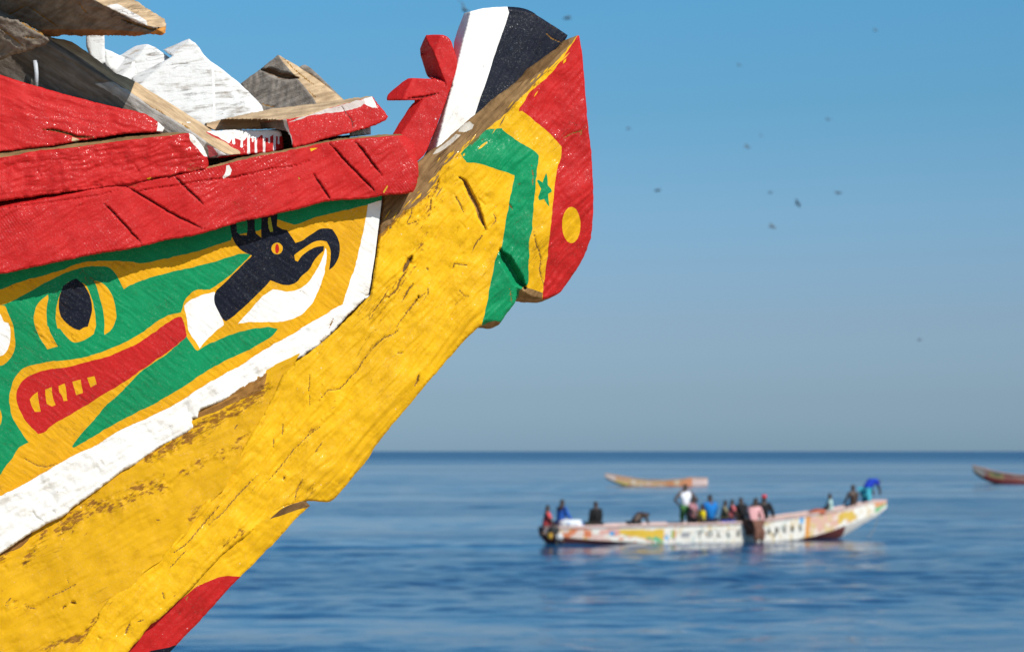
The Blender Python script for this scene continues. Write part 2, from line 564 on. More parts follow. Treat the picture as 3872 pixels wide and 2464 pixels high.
    if len(rb[0]) == nb and len(TB):
        cb = V2[bv][TB].mean(1)
        TB = TB[inside(cb, outl)][:, ::-1] + nf + 2 * nb
    else:
        TB = np.zeros((0, 3), np.int64)
    Tall = np.vstack([T, walls, TB])
    wc = np.tile(np.array(rgba(wall or col)), (len(walls) + len(TB), 1))
    sm = np.r_[np.ones(len(T), bool), np.zeros(len(walls) + len(TB), bool)]
    o = mesh_from(name, Vall - np.array(parent.location), Tall, mat, None, sm, np.vstack([fc, wc]), np.r_[wr, wr[bv], np.zeros(2 * nb)])
    o.parent = parent
    if label:
        o['label'] = label
    return o
# ------------------------------------------------------------------ the beach under the boat (below the frame)
def sand_sheet():
    ys = [-40, -5, 4, 9, 16, 23, 30, 38]
    zs = [2.3, 1.85, 1.72, 1.62, 1.1, .45, -.25, -1.0]
    xs = np.linspace(-80, 80, 41)
    V = [(x, y, z + .05 * math.sin(x * .7 + y)) for y, z in zip(ys, zs) for x in xs]
    n = len(xs)
    T = [(j * n + i, j * n + i + 1, (j + 1) * n + i + 1, (j + 1) * n + i) for j in range(len(ys) - 1) for i in range(n - 1)]
    t = NT('dry_sand')
    co = t.n('ShaderNodeTexCoord').outputs['Object']
    a, b = t.noise(co, 2, 6, .6), t.noise(co, 90, 3)
    t.bsdf(t.mix(a, (.38, .29, .19), (.5, .4, .28)), .95, t.bump(t.math('ADD', a, t.math('MULTIPLY', b, .1)), .03), .2)
    return tag(mesh_from('beach', V, T, t.m, None, True), kind='structure')
sand_sheet()

# ------------------------------------------------------------------ the beached boat whose bow fills the left of the picture
PANEL = Plane(CAMP + rays([(1000, 1100)])[0] * 4.45, (.26, -.955, -.10))
STEM = plane_near(PANEL, (1490, 1000), .004, (.30, -.95, -.03))
def plane3(a, b, d):
    n = np.cross(b - a, d - a)
    return Plane(a, n if n @ (CAMP - a) > 0 else -n)
HULL = plane3(STEM.at([(1060, 1440)])[0] - STEM.n * .006, STEM.at([(270, 2400)])[0] - STEM.n * .012, PANEL.at([(0, 1950)])[0] - PANEL.n * .016)
RAIL = plane_near(PANEL, (800, 750), .042, (.26, -.96, .04))
boat = thing('beached_boat', (*PANEL.at([(1000, 1100)])[0][:2], 1.70), 'carved wooden boat bow painted yellow, red and green in front of the sea', 'boat')

# ---- the stem: one carved timber from the keel up to the red beak
stem_top = c(3, (1893, 325), (1872, 322), (1850, 335), (1780, 355), (1740, 372), (1690, 440), (1600, 500), (1520, 560), (1420, 620), (1370, 690), (1290, 770), (1190, 840), (1110, 890), (1060, 940), (985, 1010), (930, 1050), (850, 1110), (740, 1215), (620, 1312), (515, 1388), (430, 1460), (380, 1530))
stem_left = [(1452, 690), (1435, 880), (1409, 1062), (1402, 1113), (1395, 1121), (1226, 1293), (1080, 1395), (1040, 1480)] + c(7, (2394, 850), (2370, 900), (2260, 1070), (2150, 1270), (2060, 1400), (2000, 1532)) + c(8, (1940, 80), (1860, 170), (1790, 250), (1720, 330), (1670, 425), (1600, 490), (1530, 590), (1430, 680), (1330, 740), (1250, 800), (1215, 850), (1170, 940), (1000, 1030), (900, 1160), (870, 1240), (830, 1310), (760, 1390), (650, 1510)) + [(180, 2600), (-400, 3150), (-1500, 3800), (-3000, 4400), (-4600, 4750)]
stem_edge = [(-4600, 4900), (-3000, 4600), (-1500, 4050), (-400, 3380), (250, 2780)] + c(8, (1150, 1532), (1280, 1400), (1330, 1310), (1480, 1200), (1600, 1080), (1740, 950), (1880, 790), (1950, 720), (2030, 630), (2200, 500), (2330, 400)) + [(1055, 1924), (1100, 1908), (1140, 1897), (1175, 1892), (1229, 1897), (1257, 1895), (1322, 1820), (1394, 1730), (1411, 1700), (1455, 1640), (1530, 1552), (1640, 1420), (1700, 1352), (1770, 1272), (1805, 1240)] + c(4, (1015, 1506), (1060, 1500), (1125, 1512), (1170, 1500), (1235, 1400), (1290, 1330), (1325, 1262), (1340, 1258), (1430, 1264), (1490, 1270), (1545, 1276), (1620, 1262), (1690, 1230), (1740, 1186), (1820, 1075), (1885, 980), (1935, 880), (1975, 780), (2003, 700), (2015, 540), (2020, 400), (2018, 260), (2005, 0)) + c(3, (1985, 1230), (1965, 1080), (1950, 900), (1945, 790), (1925, 560), (1905, 380))
red_head = c(3, (1940, 250), (1870, 335), (1830, 400), (1800, 440), (1760, 510), (1690, 600), (1650, 650), (1560, 745), (1500, 785), (1420, 862), (1410, 912), (1345, 985), (1345, 1005), (1375, 1000), (1450, 1062), (1520, 1120), (1600, 1182), (1680, 1270), (1735, 1330), (1730, 1400), (1710, 1480)) + c(4, (1700, 60), (1675, 200), (1655, 400), (1640, 560), (1620, 740), (1605, 900), (1585, 1030), (1565, 1210), (1550, 1300), (1800, 1350), (2200, 900), (2200, 0)) + c(3, (2200, 700))
chevron = c(3, (820, 1390), (850, 1350), (900, 1310), (935, 1260), (1010, 1195), (1070, 1165), (1190, 1162), (1200, 1185), (1300, 1250), (1400, 1320), (1490, 1365), (1530, 1410), (1522, 1480)) + c(4, (1510, 96), (1500, 200), (1490, 330), (1475, 470), (1465, 600), (1470, 650), (1435, 740), (1445, 870), (1430, 940), (1440, 1110), (1420, 1145), (1380, 1160), (1360, 1200), (1320, 1330), (1250, 1420), (1190, 1540), (1100, 1560), (1010, 1500), (1030, 1430), (1060, 1280), (1090, 1130), (1120, 980), (1140, 870), (1180, 820), (1195, 770), (1215, 640), (1240, 510), (1265, 340), (1285, 270), (1308, 150), (1200, 115), (1100, 80), (960, 40), (870, 35)) + c(3, (870, 1462), (830, 1425))
star = c(4, (1592, 127), (1605, 180), (1605, 240), (1640, 275), (1645, 300), (1610, 320), (1615, 370), (1622, 435), (1600, 412), (1575, 365), (1530, 378), (1520, 350), (1545, 275), (1510, 200), (1525, 190), (1560, 215), (1575, 170))
disc = [(1400 + (1820 + 84 * math.sin(a)) / 2.394, 600 + (600 - 165 * math.cos(a)) / 2.394) for a in np.linspace(0, 2 * math.pi, 25)[:-1]]
bare_top = c(3, (1930, 250), (1868, 338), (1800, 425), (1700, 545), (1640, 605), (1560, 685), (1480, 765), (1430, 830), (1330, 910), (1270, 985), (1210, 1045), (1120, 1125), (1050, 1175), (980, 1235), (900, 1305), (810, 1378), (770, 1412), (735, 1440), (700, 1480)) + c(4, (655, 70), (640, 130), (600, 215), (560, 250), (540, 310), (470, 360), (450, 395), (350, 455), (300, 470), (250, 545), (165, 590), (140, 640), (80, 690), (-40, 760), (-60, 300), (200, 100)) + c(3, (300, 1500), (1000, 700), (1700, 200))
bare_top2 = c(3, (1780, 340), (1560, 520), (1330, 690), (1310, 760), (1420, 720), (1520, 660), (1600, 610), (1680, 520), (1800, 400))
white_smear = c(3, (800, 1190), (830, 1130), (900, 1100), (940, 1130), (925, 1165), (880, 1190), (820, 1195))
white_smear2 = c(3, (690, 1290), (780, 1215), (820, 1220), (770, 1270), (640, 1380), (560, 1400), (600, 1350))
under_beak = c(4, (1395, 1158), (1480, 1188), (1562, 1218), (1550, 1300), (1330, 1280), (1345, 1200))
under_chev = c(4, (1005, 1520), (1060, 1482), (1135, 1468), (1180, 1480), (1170, 1530), (1010, 1530))
dim_facet = c(4, (1075, 1450), (1140, 1400), (1230, 1380), (1180, 1480), (1130, 1470))
orange_lick = c(3, (975, 1350), (1010, 1310), (1060, 1280), (1060, 1295), (1010, 1340))
rs = random.Random(12)
ragged = []
edge_pts = np.array(bare_top[2:36])
for i in range(70):
    a = edge_pts[rs.randrange(len(edge_pts))] + np.array((rs.uniform(-22, 22), rs.uniform(-22, 22)))
    if a[1] < 120:
        continue
    th_ = R(rs.uniform(44, 62))
    dx, dy = math.cos(th_), -math.sin(th_)
    ln_, wd_ = rs.uniform(14, 60), rs.uniform(1.6, 4.5)
    ragged.append((YEL if i % 5 else BARE, [(a[0], a[1]), (a[0] + dx * ln_ * .5 + dy * wd_, a[1] + dy * ln_ * .5 - dx * wd_), (a[0] + dx * ln_, a[1] + dy * ln_), (a[0] + dx * ln_ * .5 - dy * wd_, a[1] + dy * ln_ * .5 + dx * wd_)], .6))
for i in range(26):                                   # darker splits in the bare timber
    k = rs.randrange(4, 22)
    a = np.array(bare_top[k]) + np.array((rs.uniform(-50, -8), rs.uniform(-40, -4)))
    th_ = R(rs.uniform(36, 56))
    dx, dy = math.cos(th_), -math.sin(th_)
    ln_, wd_ = rs.uniform(25, 90), rs.uniform(1.2, 3)
    ragged.append((DARKW, [(a[0], a[1]), (a[0] + dx * ln_ * .5 + dy * wd_, a[1] + dy * ln_ * .5 - dx * wd_), (a[0] + dx * ln_, a[1] + dy * ln_), (a[0] + dx * ln_ * .5 - dy * wd_, a[1] + dy * ln_ * .5 + dx * wd_)], .6))
stem_cracks = [
    (c(4, (800, 165), (850, 200), (900, 310), (960, 420), (1000, 540), (1045, 640)), 12, .011, (.30, .165, .05, 0)),
    (c(4, (1175, 830), (1240, 930), (1300, 1040), (1360, 1120), (1400, 1170)), 24, .026, None),
    (c(4, (755, 320), (800, 390), (845, 490)), 6, .005, DARKW), (c(4, (1020, 690), (960, 760), (925, 830)), 5, .005, DARKW),
    (c(4, (740, 1015), (760, 950), (830, 960), (900, 970)), 5, .004, DARKW), (c(4, (880, 650), (800, 560), (770, 700)), 4, .003, None),
    (c(4, (1480, 660), (1500, 780), (1525, 830), (1545, 900), (1530, 1000), (1555, 1100), (1575, 1150)), 5, .005, DARKW),
    (c(4, (1460, 60), (1475, 160), (1470, 260)), 4, .003, DARKW), (c(4, (550, 360), (545, 480)), 6, .008, DARKW), (c(4, (620, 190), (590, 300)), 8, .008, DARKW),
    (c(4, (950, 340), (1000, 380), (1040, 420), (1100, 390)), 5, .004, None), (c(4, (1110, 480), (1140, 560), (1090, 620)), 5, .004, DARKW),
    (c(4, (1250, 400), (1290, 460)), 6, .006, DARKW), (c(4, (1010, 690), (1060, 620), (1130, 560)), 6, .004, None),
    (c(4, (1260, 1170), (1285, 1310)), 4, .003, DARKW), (c(4, (800, 1180), (850, 1240), (905, 1245)), 4, .003, DARKW),
    (c(3, (1750, 1250), (1830, 1210), (1915, 1185), (1900, 1240)), 5, .004, DARKW), (c(3, (1680, 690), (1760, 680)), 4, .002, None), (c(3, (1580, 800), (1680, 830), (1780, 780)), 4, .002, None),
    (c(4, (330, 600), (370, 500), (380, 430)), 5, .004, DARKW), (c(4, (320, 600), (440, 560)), 4, .004, DARKW),
    (c(4, (330, 1020), (270, 1100), (240, 1180), (160, 1260)), 9, .010, DARKW), (c(4, (390, 1130), (330, 1210), (290, 1290)), 8, .009, DARKW),
    (c(4, (440, 1250), (380, 1330), (320, 1400)), 7, .007, DARKW), (c(4, (380, 880), (320, 970), (300, 1030)), 10, .010, DARKW), (c(4, (520, 1150), (525, 1210), (480, 1290)), 4, .003, DARKW),
    (c(4, (170, 1180), (100, 1280), (30, 1380), (10, 1440)), 4, .004, DARKW), (c(4, (510, 985), (520, 1010)), 7, .008, DARKW), (c(4, (435, 1240), (440, 1262)), 8, .008, DARKW),
    (c(6, (1950, 1290), (1880, 1350), (1800, 1380), (1660, 1510)), 5, .005, DARKW), (c(6, (2205, 950), (2100, 1030), (2000, 1160), (1900, 1300)), 4, .004, DARKW),
    ([(1410, 1300), (1385, 1345), (1350, 1400), (1283, 1470), (1240, 1475), (1200, 1520)], 4.5, .005, DARKW), ([(1172, 1410), (1168, 1470), (1171, 1540)], 3.5, .003, DARKW),
    ([(1585, 1412), (1577, 1440), (1567, 1462)], 8, .010, DARKW), ([(1235, 1440), (1160, 1530), (1080, 1617)], 9, .003, None), ([(1500, 1335), (1525, 1333)], 5, .006, DARKW),
    ([(1230, 1600), (1170, 1640), (1110, 1700), (1040, 1790), (1000, 1830)], 4, .004, DARKW), ([(1218, 1670), (1190, 1715)], 5, .005, DARKW), ([(1075, 1800), (1070, 1815)], 7, .008, DARKW),
    ([(1145, 1810), (1120, 1860), (1115, 1895)], 4.5, .006, DARKW), ([(1070, 1600), (1068, 1645)], 5, .005, DARKW), ([(1035, 1648), (1034, 1695)], 4, .004, DARKW),
    ([(980, 1790), (900, 1870), (830, 1950), (780, 1990)], 5, .005, DARKW), ([(840, 1900), (760, 1990), (700, 2060), (640, 2100)], 5, .005, DARKW),
    (c(8, (1240, 800), (1215, 850), (1170, 940), (1100, 970)), 7, .008, DARKW), (c(8, (1470, 985), (1490, 1060)), 6, .005, DARKW), (c(8, (1140, 1320), (1140, 1360), (1180, 1260)), 7, .007, DARKW),
    (c(8, (880, 1390), (920, 1420)), 6, .005, None), (c(8, (1300, 1240), (1240, 1260)), 4, .004, DARKW), (c(8, (1530, 780), (1640, 660), (1700, 600)), 4, .003, DARKW)]
stem_wears = [(c(4, (420, 820), (300, 1020), (180, 1230), (60, 1400)), 22, .19), (c(4, (520, 700), (400, 940), (280, 1160)), 16, .16), (c(4, (660, 150), (560, 350), (480, 560)), 22, .22), (c(4, (760, 60), (640, 330), (520, 640)), 22, .12),
              (c(4, (300, 480), (180, 600), (60, 700)), 14, .3), (c(4, (450, 400), (330, 500)), 14, .25), (c(3, (1660, 620), (1400, 850), (1250, 1000), (1000, 1220), (800, 1420)), 7, .22),
              ([(1290, 1500), (1200, 1600), (1060, 1760), (900, 1900)], 12, .1), (c(4, (900, 1250), (760, 1300), (640, 1330)), 14, .1), (c(4, (1050, 330), (1120, 460)), 10, .14), (c(8, (2200, 440), (2030, 560)), 14, .2),
              (c(3, (1560, 1180), (1680, 1300)), 30, .09), (c(3, (1040, 1200), (1150, 1240)), 30, .1), (c(4, (1320, 280), (1380, 700)), 26, .07), (c(8, (870, 1260), (740, 1400), (500, 1480)), 14, .22)]
relief('stem', stem_top + stem_left + stem_edge, STEM, .11, YEL, M['stem'], boat,
       paints=[(RED, red_head), (GRN, chevron), (GRN, star, .5), (YEL, disc, .4), (BARE, bare_top, 2.2), (DARKW, bare_top2, 1.5)] + ragged + [ ((.55, .52, .46), white_smear, 1.5), ((.5, .46, .4), white_smear2, 1.5), (YEL, orange_lick, 1.0), (BARE, under_beak), (BARE, under_chev)],
       chamfers=[((1640, 1346), (1137, 1894), (1600, 1650), .42), (c(4, (1400, 1165))[0], c(4, (1560, 1222))[0], c(4, (1480, 1270))[0], 2.2, c(4, (1330, 1150), (1570, 1200), (1560, 1320), (1320, 1320))),
                 (c(4, (1130, 1400))[0], c(4, (1240, 1380))[0], c(4, (1200, 1500))[0], 1.3, c(4, (1050, 1380), (1300, 1340), (1260, 1560), (1000, 1560))),
                 (c(3, (1120, 1090))[0], c(3, (1800, 420))[0], c(3, (1300, 700))[0], .5)],
       cracks=stem_cracks, wears=stem_wears, sp=5.2, amp=.0042, big=120, grain=(50, 170, 13, .0017), edge=(8, .006), wob=1.3, seed=3, wall=BARE, dents=.0009)

# ---- the foot of the stem below the break, red and black towards the keel
KEEL = plane_near(STEM, (900, 2150), -.012, (.33, -.92, -.16))
keel_out = [(-4600, 4870), (-3000, 4560), (-1500, 4000), (-400, 3320), (230, 2760)] + c(8, (1120, 1520), (1250, 1390), (1300, 1300), (1450, 1190), (1570, 1070), (1710, 940), (1850, 780), (1920, 710), (2000, 620), (2170, 490), (2300, 390)) + [(1050, 1915), (1100, 1900), (1150, 1890), (1174, 1912), (1122, 1954), (1035, 2056), (1000, 2084)] + c(8, (2290, 745), (2170, 850), (1950, 1090), (1840, 1220), (1690, 1370), (1590, 1475), (1530, 1540)) + [(520, 2580), (0, 3080), (-900, 3800), (-2000, 4500), (-3000, 4900), (-4600, 5100)]
relief('keel_timber', keel_out, KEEL, .09, YEL, M['stem'], boat,
       paints=[(RED, c(8, (2300, 855), (2085, 840), (1990, 850), (1900, 885), (1760, 950), (1680, 1022), (1560, 1100), (1400, 1180), (1200, 1350), (900, 1700), (1300, 1700), (2400, 1200))),
               (NAVY, [(560, 2464), (575, 2458), (606, 2452), (664, 2440), (760, 2400), (900, 2700), (-4700, 5200), (-4700, 4700), (300, 2750)]), (DARKW, [(1020, 1962), (1058, 1925), (1110, 1900), (1200, 1880), (1236, 1890), (1180, 1913), (1130, 1924), (1085, 1940)], .6)],
       cracks=[(c(8, (2200, 420), (2120, 560), (2030, 635)), 5, .004, DARKW), (c(8, (1700, 1020), (1680, 1080)), 4, .003, DARKW)], wears=[(c(8, (2280, 440), (2090, 580)), 10, .16)],
       sp=6, amp=.003, grain=(48, 140, 12, .001), edge=(5, .004), wob=1.0, seed=11, dents=.0009, wall=YEL)

# ---- the side planking under the white band
hull_out = stem_left[6:] + [(-4700, 4650), (-4700, 1750), (-700, 2060), (0, 2020)] + c(8, (80, 480), (200, 390), (430, 260), (640, 130)) + c(7, (900, 1400), (1220, 1200), (1600, 960), (1900, 720), (2200, 560), (2500, 420), (2720, 320))
hull_out = [(x + (14 if 0 < x < 1200 else 0), y + (10 if 0 < x < 1200 else 0)) if i < len(stem_left[6:]) else (x, y) for i, (x, y) in enumerate(hull_out)]
relief('side_planking', hull_out, HULL, .05, (.60, .325, .004), M['hull'], boat, paints=[((.30, .15, .04, 0), c(7, (2420, 500), (2200, 600), (1800, 800), (1740, 930), (1800, 905), (1960, 850), (2130, 765), (2280, 700), (2390, 640)), 1.6), ((.28, .14, .04, 0), c(8, (320, 400), (300, 450), (240, 540), (180, 590), (90, 620), (-20, 660), (-20, 560), (200, 470)), 1.4), ((.30, .15, .04, 0), c(7, (1340, 1220), (1230, 1320), (1110, 1395), (1050, 1430), (1200, 1260)), 1.2)],  # brown under the white band paints in its overhang's shade along with stain
       cracks=[(c(8, (640, 1085), (690, 1085)), 8, .02, DARKW), (c(8, (565, 1140), (600, 1105)), 6, .015, DARKW), (c(8, (430, 1040), (580, 975), (720, 900)), 4, .004, DARKW), (c(8, (610, 860), (620, 910)), 4, .003, DARKW),
               (c(8, (50, 1120), (60, 1080), (100, 1040)), 4, .004, DARKW), (c(8, (200, 1110), (330, 1140)), 4, .003, DARKW), (c(8, (1420, 335), (1445, 340)), 4, .004, DARKW), (c(7, (2130, 1040), (2125, 1000), (2160, 960)), 3, .002, DARKW), (c(7, (2240, 1010), (2250, 950), (2280, 930)), 3, .002, None), (c(7, (2205, 880), (2215, 810), (2240, 830)), 3, .002, DARKW),
               (c(8, (120, 820), (300, 740), (500, 700)), 5, .002, None), (c(8, (500, 1100), (900, 900), (1100, 740)), 5, .002, None)],
       wears=[(c(7, (2380, 640), (2200, 760), (1900, 960), (1700, 1080), (1350, 1250)), 24, .34), (c(8, (1500, 30), (1250, 80), (1050, 180), (830, 230)), 24, .30), (c(8, (820, 250), (700, 300), (560, 440)), 26, .30), (c(8, (420, 440), (320, 560), (230, 720)), 13, .3), (c(7, (2250, 1040), (2100, 1200), (1900, 1260), (1650, 1400)), 16, .24),
              (c(8, (880, 1230), (760, 1390), (560, 1430), (400, 1520)), 12, .3), (c(8, (150, 1080), (40, 1140)), 12, .2), (c(8, (320, 1110), (100, 1130)), 12, .17), (c(8, (30, 740), (60, 650)), 16, .2), (c(8, (1850, 180), (1720, 330)), 8, .24)],
       sp=6, amp=.0035, big=160, grain=(33, 200, 22, .0012), edge=(0, 0), wob=.5, seed=21, dents=.0008)

# ---- the painted bow panel
band_in = c(6, (1655, 170), (1645, 230), (1625, 380), (1580, 560), (1540, 740), (1480, 900), (1425, 1070), (1250, 1180), (1090, 1270), (950, 1360), (800, 1440), (650, 1532)) + c(7, (2200, 420), (2000, 530), (1800, 640), (1640, 755), (1500, 830), (1250, 945), (1030, 1050), (850, 1170), (700, 1230), (550, 1310), (400, 1400), (200, 1520)) + c(8, (100, 70), (0, 125))
band_out = c(6, (1795, 60), (1782, 180), (1750, 450), (1720, 690), (1690, 880), (1675, 985), (1440, 1210), (1255, 1415), (1100, 1532)) + c(7, (2394, 545), (2220, 632), (2050, 740), (1830, 826), (1800, 850), (1790, 900), (1745, 915), (1738, 945), (1757, 990), (1720, 1025), (1600, 1092), (1400, 1200), (1340, 1250), (1220, 1330), (1100, 1392), (920, 1532)) + c(8, (840, 92), (720, 186), (650, 225), (600, 292), (430, 366), (300, 442), (200, 505), (80, 592), (0, 645))
panel_out = [(x - 3, y - 3) for x, y in band_out[:6]] + [(x - 14, y - 16) for x, y in band_out[6:]] + [(-700, 2060), (-2600, 2420), (-4700, 2550), (-4700, 1000), (-700, 960), (0, 920), (300, 850), (760, 780), (1200, 690), (1448, 640)]
green_top = c(5, (-2600, 1150), (-1200, 1300), (0, 1195), (80, 1150), (250, 1092), (400, 1060), (540, 1015), (700, 950), (800, 930), (950, 922), (1190, 928), (1260, 955), (1500, 905), (1800, 838), (2090, 735)) + c(6, (420, 470), (480, 440), (700, 410), (830, 305), (940, 345), (1010, 358), (1100, 318), (1250, 268), (1420, 235), (1560, 200), (1660, 180), (1790, 145), (1800, -100), (0, -100)) + c(5, (0, 300), (-2600, 700))
green_head = c(5, (-400, 1420), (-60, 1335), (50, 1318), (240, 1220), (380, 1140), (480, 1085), (560, 1045), (700, 988), (900, 966), (990, 985), (1050, 1040), (1085, 1110), (1122, 1182), (1180, 1142), (1300, 1092), (1550, 1023), (1800, 970), (2000, 915), (2190, 853), (2275, 868), (2200, 950), (2050, 1080), (1960, 1150), (1900, 1187), (1830, 1180), (1790, 1185), (1740, 1210), (1695, 1250), (1660, 1310), (1640, 1390), (1500, 1420), (1380, 1500)) + c(7, (1250, 165), (1060, 260), (900, 325), (700, 375), (500, 395), (350, 415), (220, 450), (150, 512), (100, 620), (80, 720), (95, 850), (130, 940), (180, 1022), (260, 1130), (190, 1160), (140, 1220), (100, 1290), (40, 1350), (0, 1440), (-200, 1640), (-700, 1560), (-1250, 1000), (-1000, 200))
jaw = c(7, (650, 1170), (700, 1090), (800, 980), (880, 890), (950, 800), (1080, 690), (1200, 570), (1250, 505), (1450, 370), (1560, 290), (1690, 172), (1710, 205), (1762, 285), (1790, 297), (1870, 250), (2000, 190), (2150, 130), (2300, 100)) + c(6, (780, 1280), (837, 1302), (780, 1370), (700, 1420), (560, 1500)) + c(7, (2100, 360), (1880, 475), (1700, 600), (1550, 690), (1400, 780), (1230, 860), (1050, 960), (950, 1010), (820, 1090), (720, 1150), (665, 1178))
mouth = c(7, (345, 1052), (280, 990), (210, 900), (160, 810), (143, 720), (160, 640), (200, 570), (300, 510), (420, 470), (560, 455), (620, 450), (800, 400), (1000, 345), (1200, 260), (1350, 170), (1450, 90), (1550, 30), (1600, -4), (1640, -8), (1668, 60), (1692, 150), (1680, 182), (1560, 280), (1450, 360), (1260, 490), (1150, 570), (1000, 660), (860, 740), (740, 820), (600, 900), (460, 980), (400, 1042))
teeth = [c(7, (270, 742), (290, 710), (340, 672), (348, 760), (370, 850), (315, 853), (285, 800)), c(7, (410, 650), (470, 630), (475, 720), (505, 790), (470, 806), (425, 780), (410, 710)), c(7, (530, 620), (585, 595), (600, 650), (605, 740), (612, 750), (575, 755), (560, 700), (538, 680)), c(7, (655, 580), (730, 560), (740, 620), (752, 680), (690, 703), (670, 640)), c(7, (787, 545), (855, 530), (875, 600), (820, 632))]
eye_y = c(5, (620, 1112), (560, 1180), (515, 1300), (500, 1440), (520, 1532)) + c(7, (545, 100), (580, 150), (640, 215), (690, 230), (780, 200), (850, 150), (868, 80)) + c(5, (868, 1480), (860, 1380), (830, 1260), (790, 1160), (760, 1130), (700, 1100))
eye_b = c(5, (640, 1105), (695, 1086), (760, 1140), (800, 1200), (830, 1290), (836, 1380), (815, 1450), (795, 1520)) + c(7, (760, 90), (720, 115), (680, 105), (620, 70), (570, 20)) + c(5, (545, 1420), (525, 1330), (540, 1240), (570, 1150))
cres_r = c(5, (850, 1103), (900, 1110), (960, 1150), (1010, 1220), (1040, 1310), (1055, 1430)) + c(7, (1050, 10), (1030, 80), (990, 130), (945, 157), (945, 60)) + c(5, (945, 1450), (930, 1350), (900, 1240), (875, 1160))
cres_l = c(5, (435, 1230), (440, 1260), (425, 1330), (420, 1400), (430, 1510)) + c(7, (440, 80), (460, 150), (525, 262), (430, 287), (370, 200), (320, 100), (300, 0)) + c(5, (310, 1390), (335, 1320), (380, 1270))
blob_y = c(5, (-400, 1330), (-50, 1318), (45, 1330), (90, 1440)) + c(7, (130, 110), (142, 270), (112, 350), (60, 412), (0, 445), (-400, 470))
blob_w = c(5, (-300, 1380), (0, 1405), (40, 1475)) + c(7, (75, 50), (97, 130), (92, 240), (60, 310), (0, 362), (-300, 400))
spot_y = c(7, (-60, 810), (2, 830), (20, 890), (15, 950), (0, 985), (-60, 1000))
neck = c(6, (-5, 1090), (30, 1048), (130, 1000), (270, 962), (280, 1050), (300, 1140), (350, 1225), (346, 1262), (290, 1312), (200, 1392), (155, 1442), (131, 1478), (115, 1432), (60, 1372), (30, 1310), (15, 1220), (-2, 1130))
bird = c(6, (262, 1020), (280, 952), (330, 910), (420, 820), (500, 740), (590, 655), (605, 635), (520, 602), (460, 540), (425, 470), (408, 400), (402, 300), (460, 280), (468, 420), (500, 452), (556, 455), (568, 400), (562, 300), (628, 300), (632, 400), (640, 440), (690, 472), (688, 420), (690, 250), (840, 220), (832, 330), (832, 370), (880, 400), (922, 406), (960, 460), (1000, 522), (1060, 502), (1150, 440), (1210, 396), (1270, 387), (1330, 400), (1380, 460), (1402, 550), (1395, 640), (1352, 730), (1302, 768), (1308, 720), (1322, 640), (1312, 570), (1280, 512), (1230, 498), (1170, 510), (1090, 560), (1010, 610), (985, 632), (996, 682), (1020, 692), (1050, 640), (1120, 590), (1200, 553), (1258, 553), (1255, 592), (1190, 650), (1160, 700), (1120, 770), (1050, 822), (1020, 872), (960, 905), (900, 907), (830, 882), (770, 862), (720, 922), (600, 1042), (500, 1130), (420, 1200), (368, 1232), (338, 1215), (300, 1140), (268, 1070))
crest_gap = c(6, (750, 300), (770, 290), (782, 340), (798, 420), (770, 425), (748, 380))
beye_y = [(700 + (832 + 52 * math.cos(a)) / 2.394, 700 + (573 + 54 * math.sin(a)) / 2.394) for a in np.linspace(0, 6.2832, 17)[:-1]]
beye_r = [(700 + (832 + 18 * math.cos(a)) / 2.394, 700 + (574 + 46 * math.sin(a)) / 2.394) for a in np.linspace(0, 6.2832, 13)[:-1]]
fish = c(6, (478, 1252), (560, 1160), (650, 1060), (720, 990), (795, 940), (860, 955), (950, 967), (1050, 940), (1120, 870), (1180, 790), (1230, 700), (1272, 570), (1282, 590), (1275, 720), (1255, 820), (1230, 900), (1190, 1000), (1130, 1100), (1060, 1170), (970, 1212), (850, 1242), (700, 1236), (580, 1235))
panel_wears = [(c(5, (1040, 960), (1180, 950)), 14, .17), (c(5, (790, 1080), (860, 1090)), 22, .13), (c(7, (340, 140), (450, 220)), 18, .14), (c(5, (90, 1170), (250, 1130)), 18, .11), (c(7, (620, 150), (680, 180)), 14, .1), (c(6, (0, 700), (1500, 350)), 400, .012)]
relief('painted_panel', panel_out, PANEL, .04, YELP, M['panel'], boat,
       paints=[(GRN, green_top), (GRN, green_head), (GRN, jaw), (RED, mouth)] + [(YELP, t, .5) for t in teeth] + [(YELP, eye_y, .7), (NAVY, eye_b, 1.0), (YELP, cres_r, .7), (YELP, cres_l, .7), (YELP, blob_y), (WHT, blob_w), (YELP, spot_y), (WHT, neck), (NAVY, bird, .8), ((.32, .33, .03), crest_gap), (YELP, beye_y, .5), (RED, beye_r, .4), (WHT, fish)]
       + [(WHT, band_in[:7] + c(6, (1600, 1300), (1900, 900), (1900, 100)))],
       cracks=[(c(7, (190, 1260), (260, 1300), (340, 1340), (430, 1350), (520, 1320)), 4, .003, DARKW)], wears=panel_wears,
       sp=4.6, amp=.0018, big=200, grain=(-38, 60, 9, .00042), edge=(3, .002), wob=.4, seed=31, wall=YELP, keep=30)

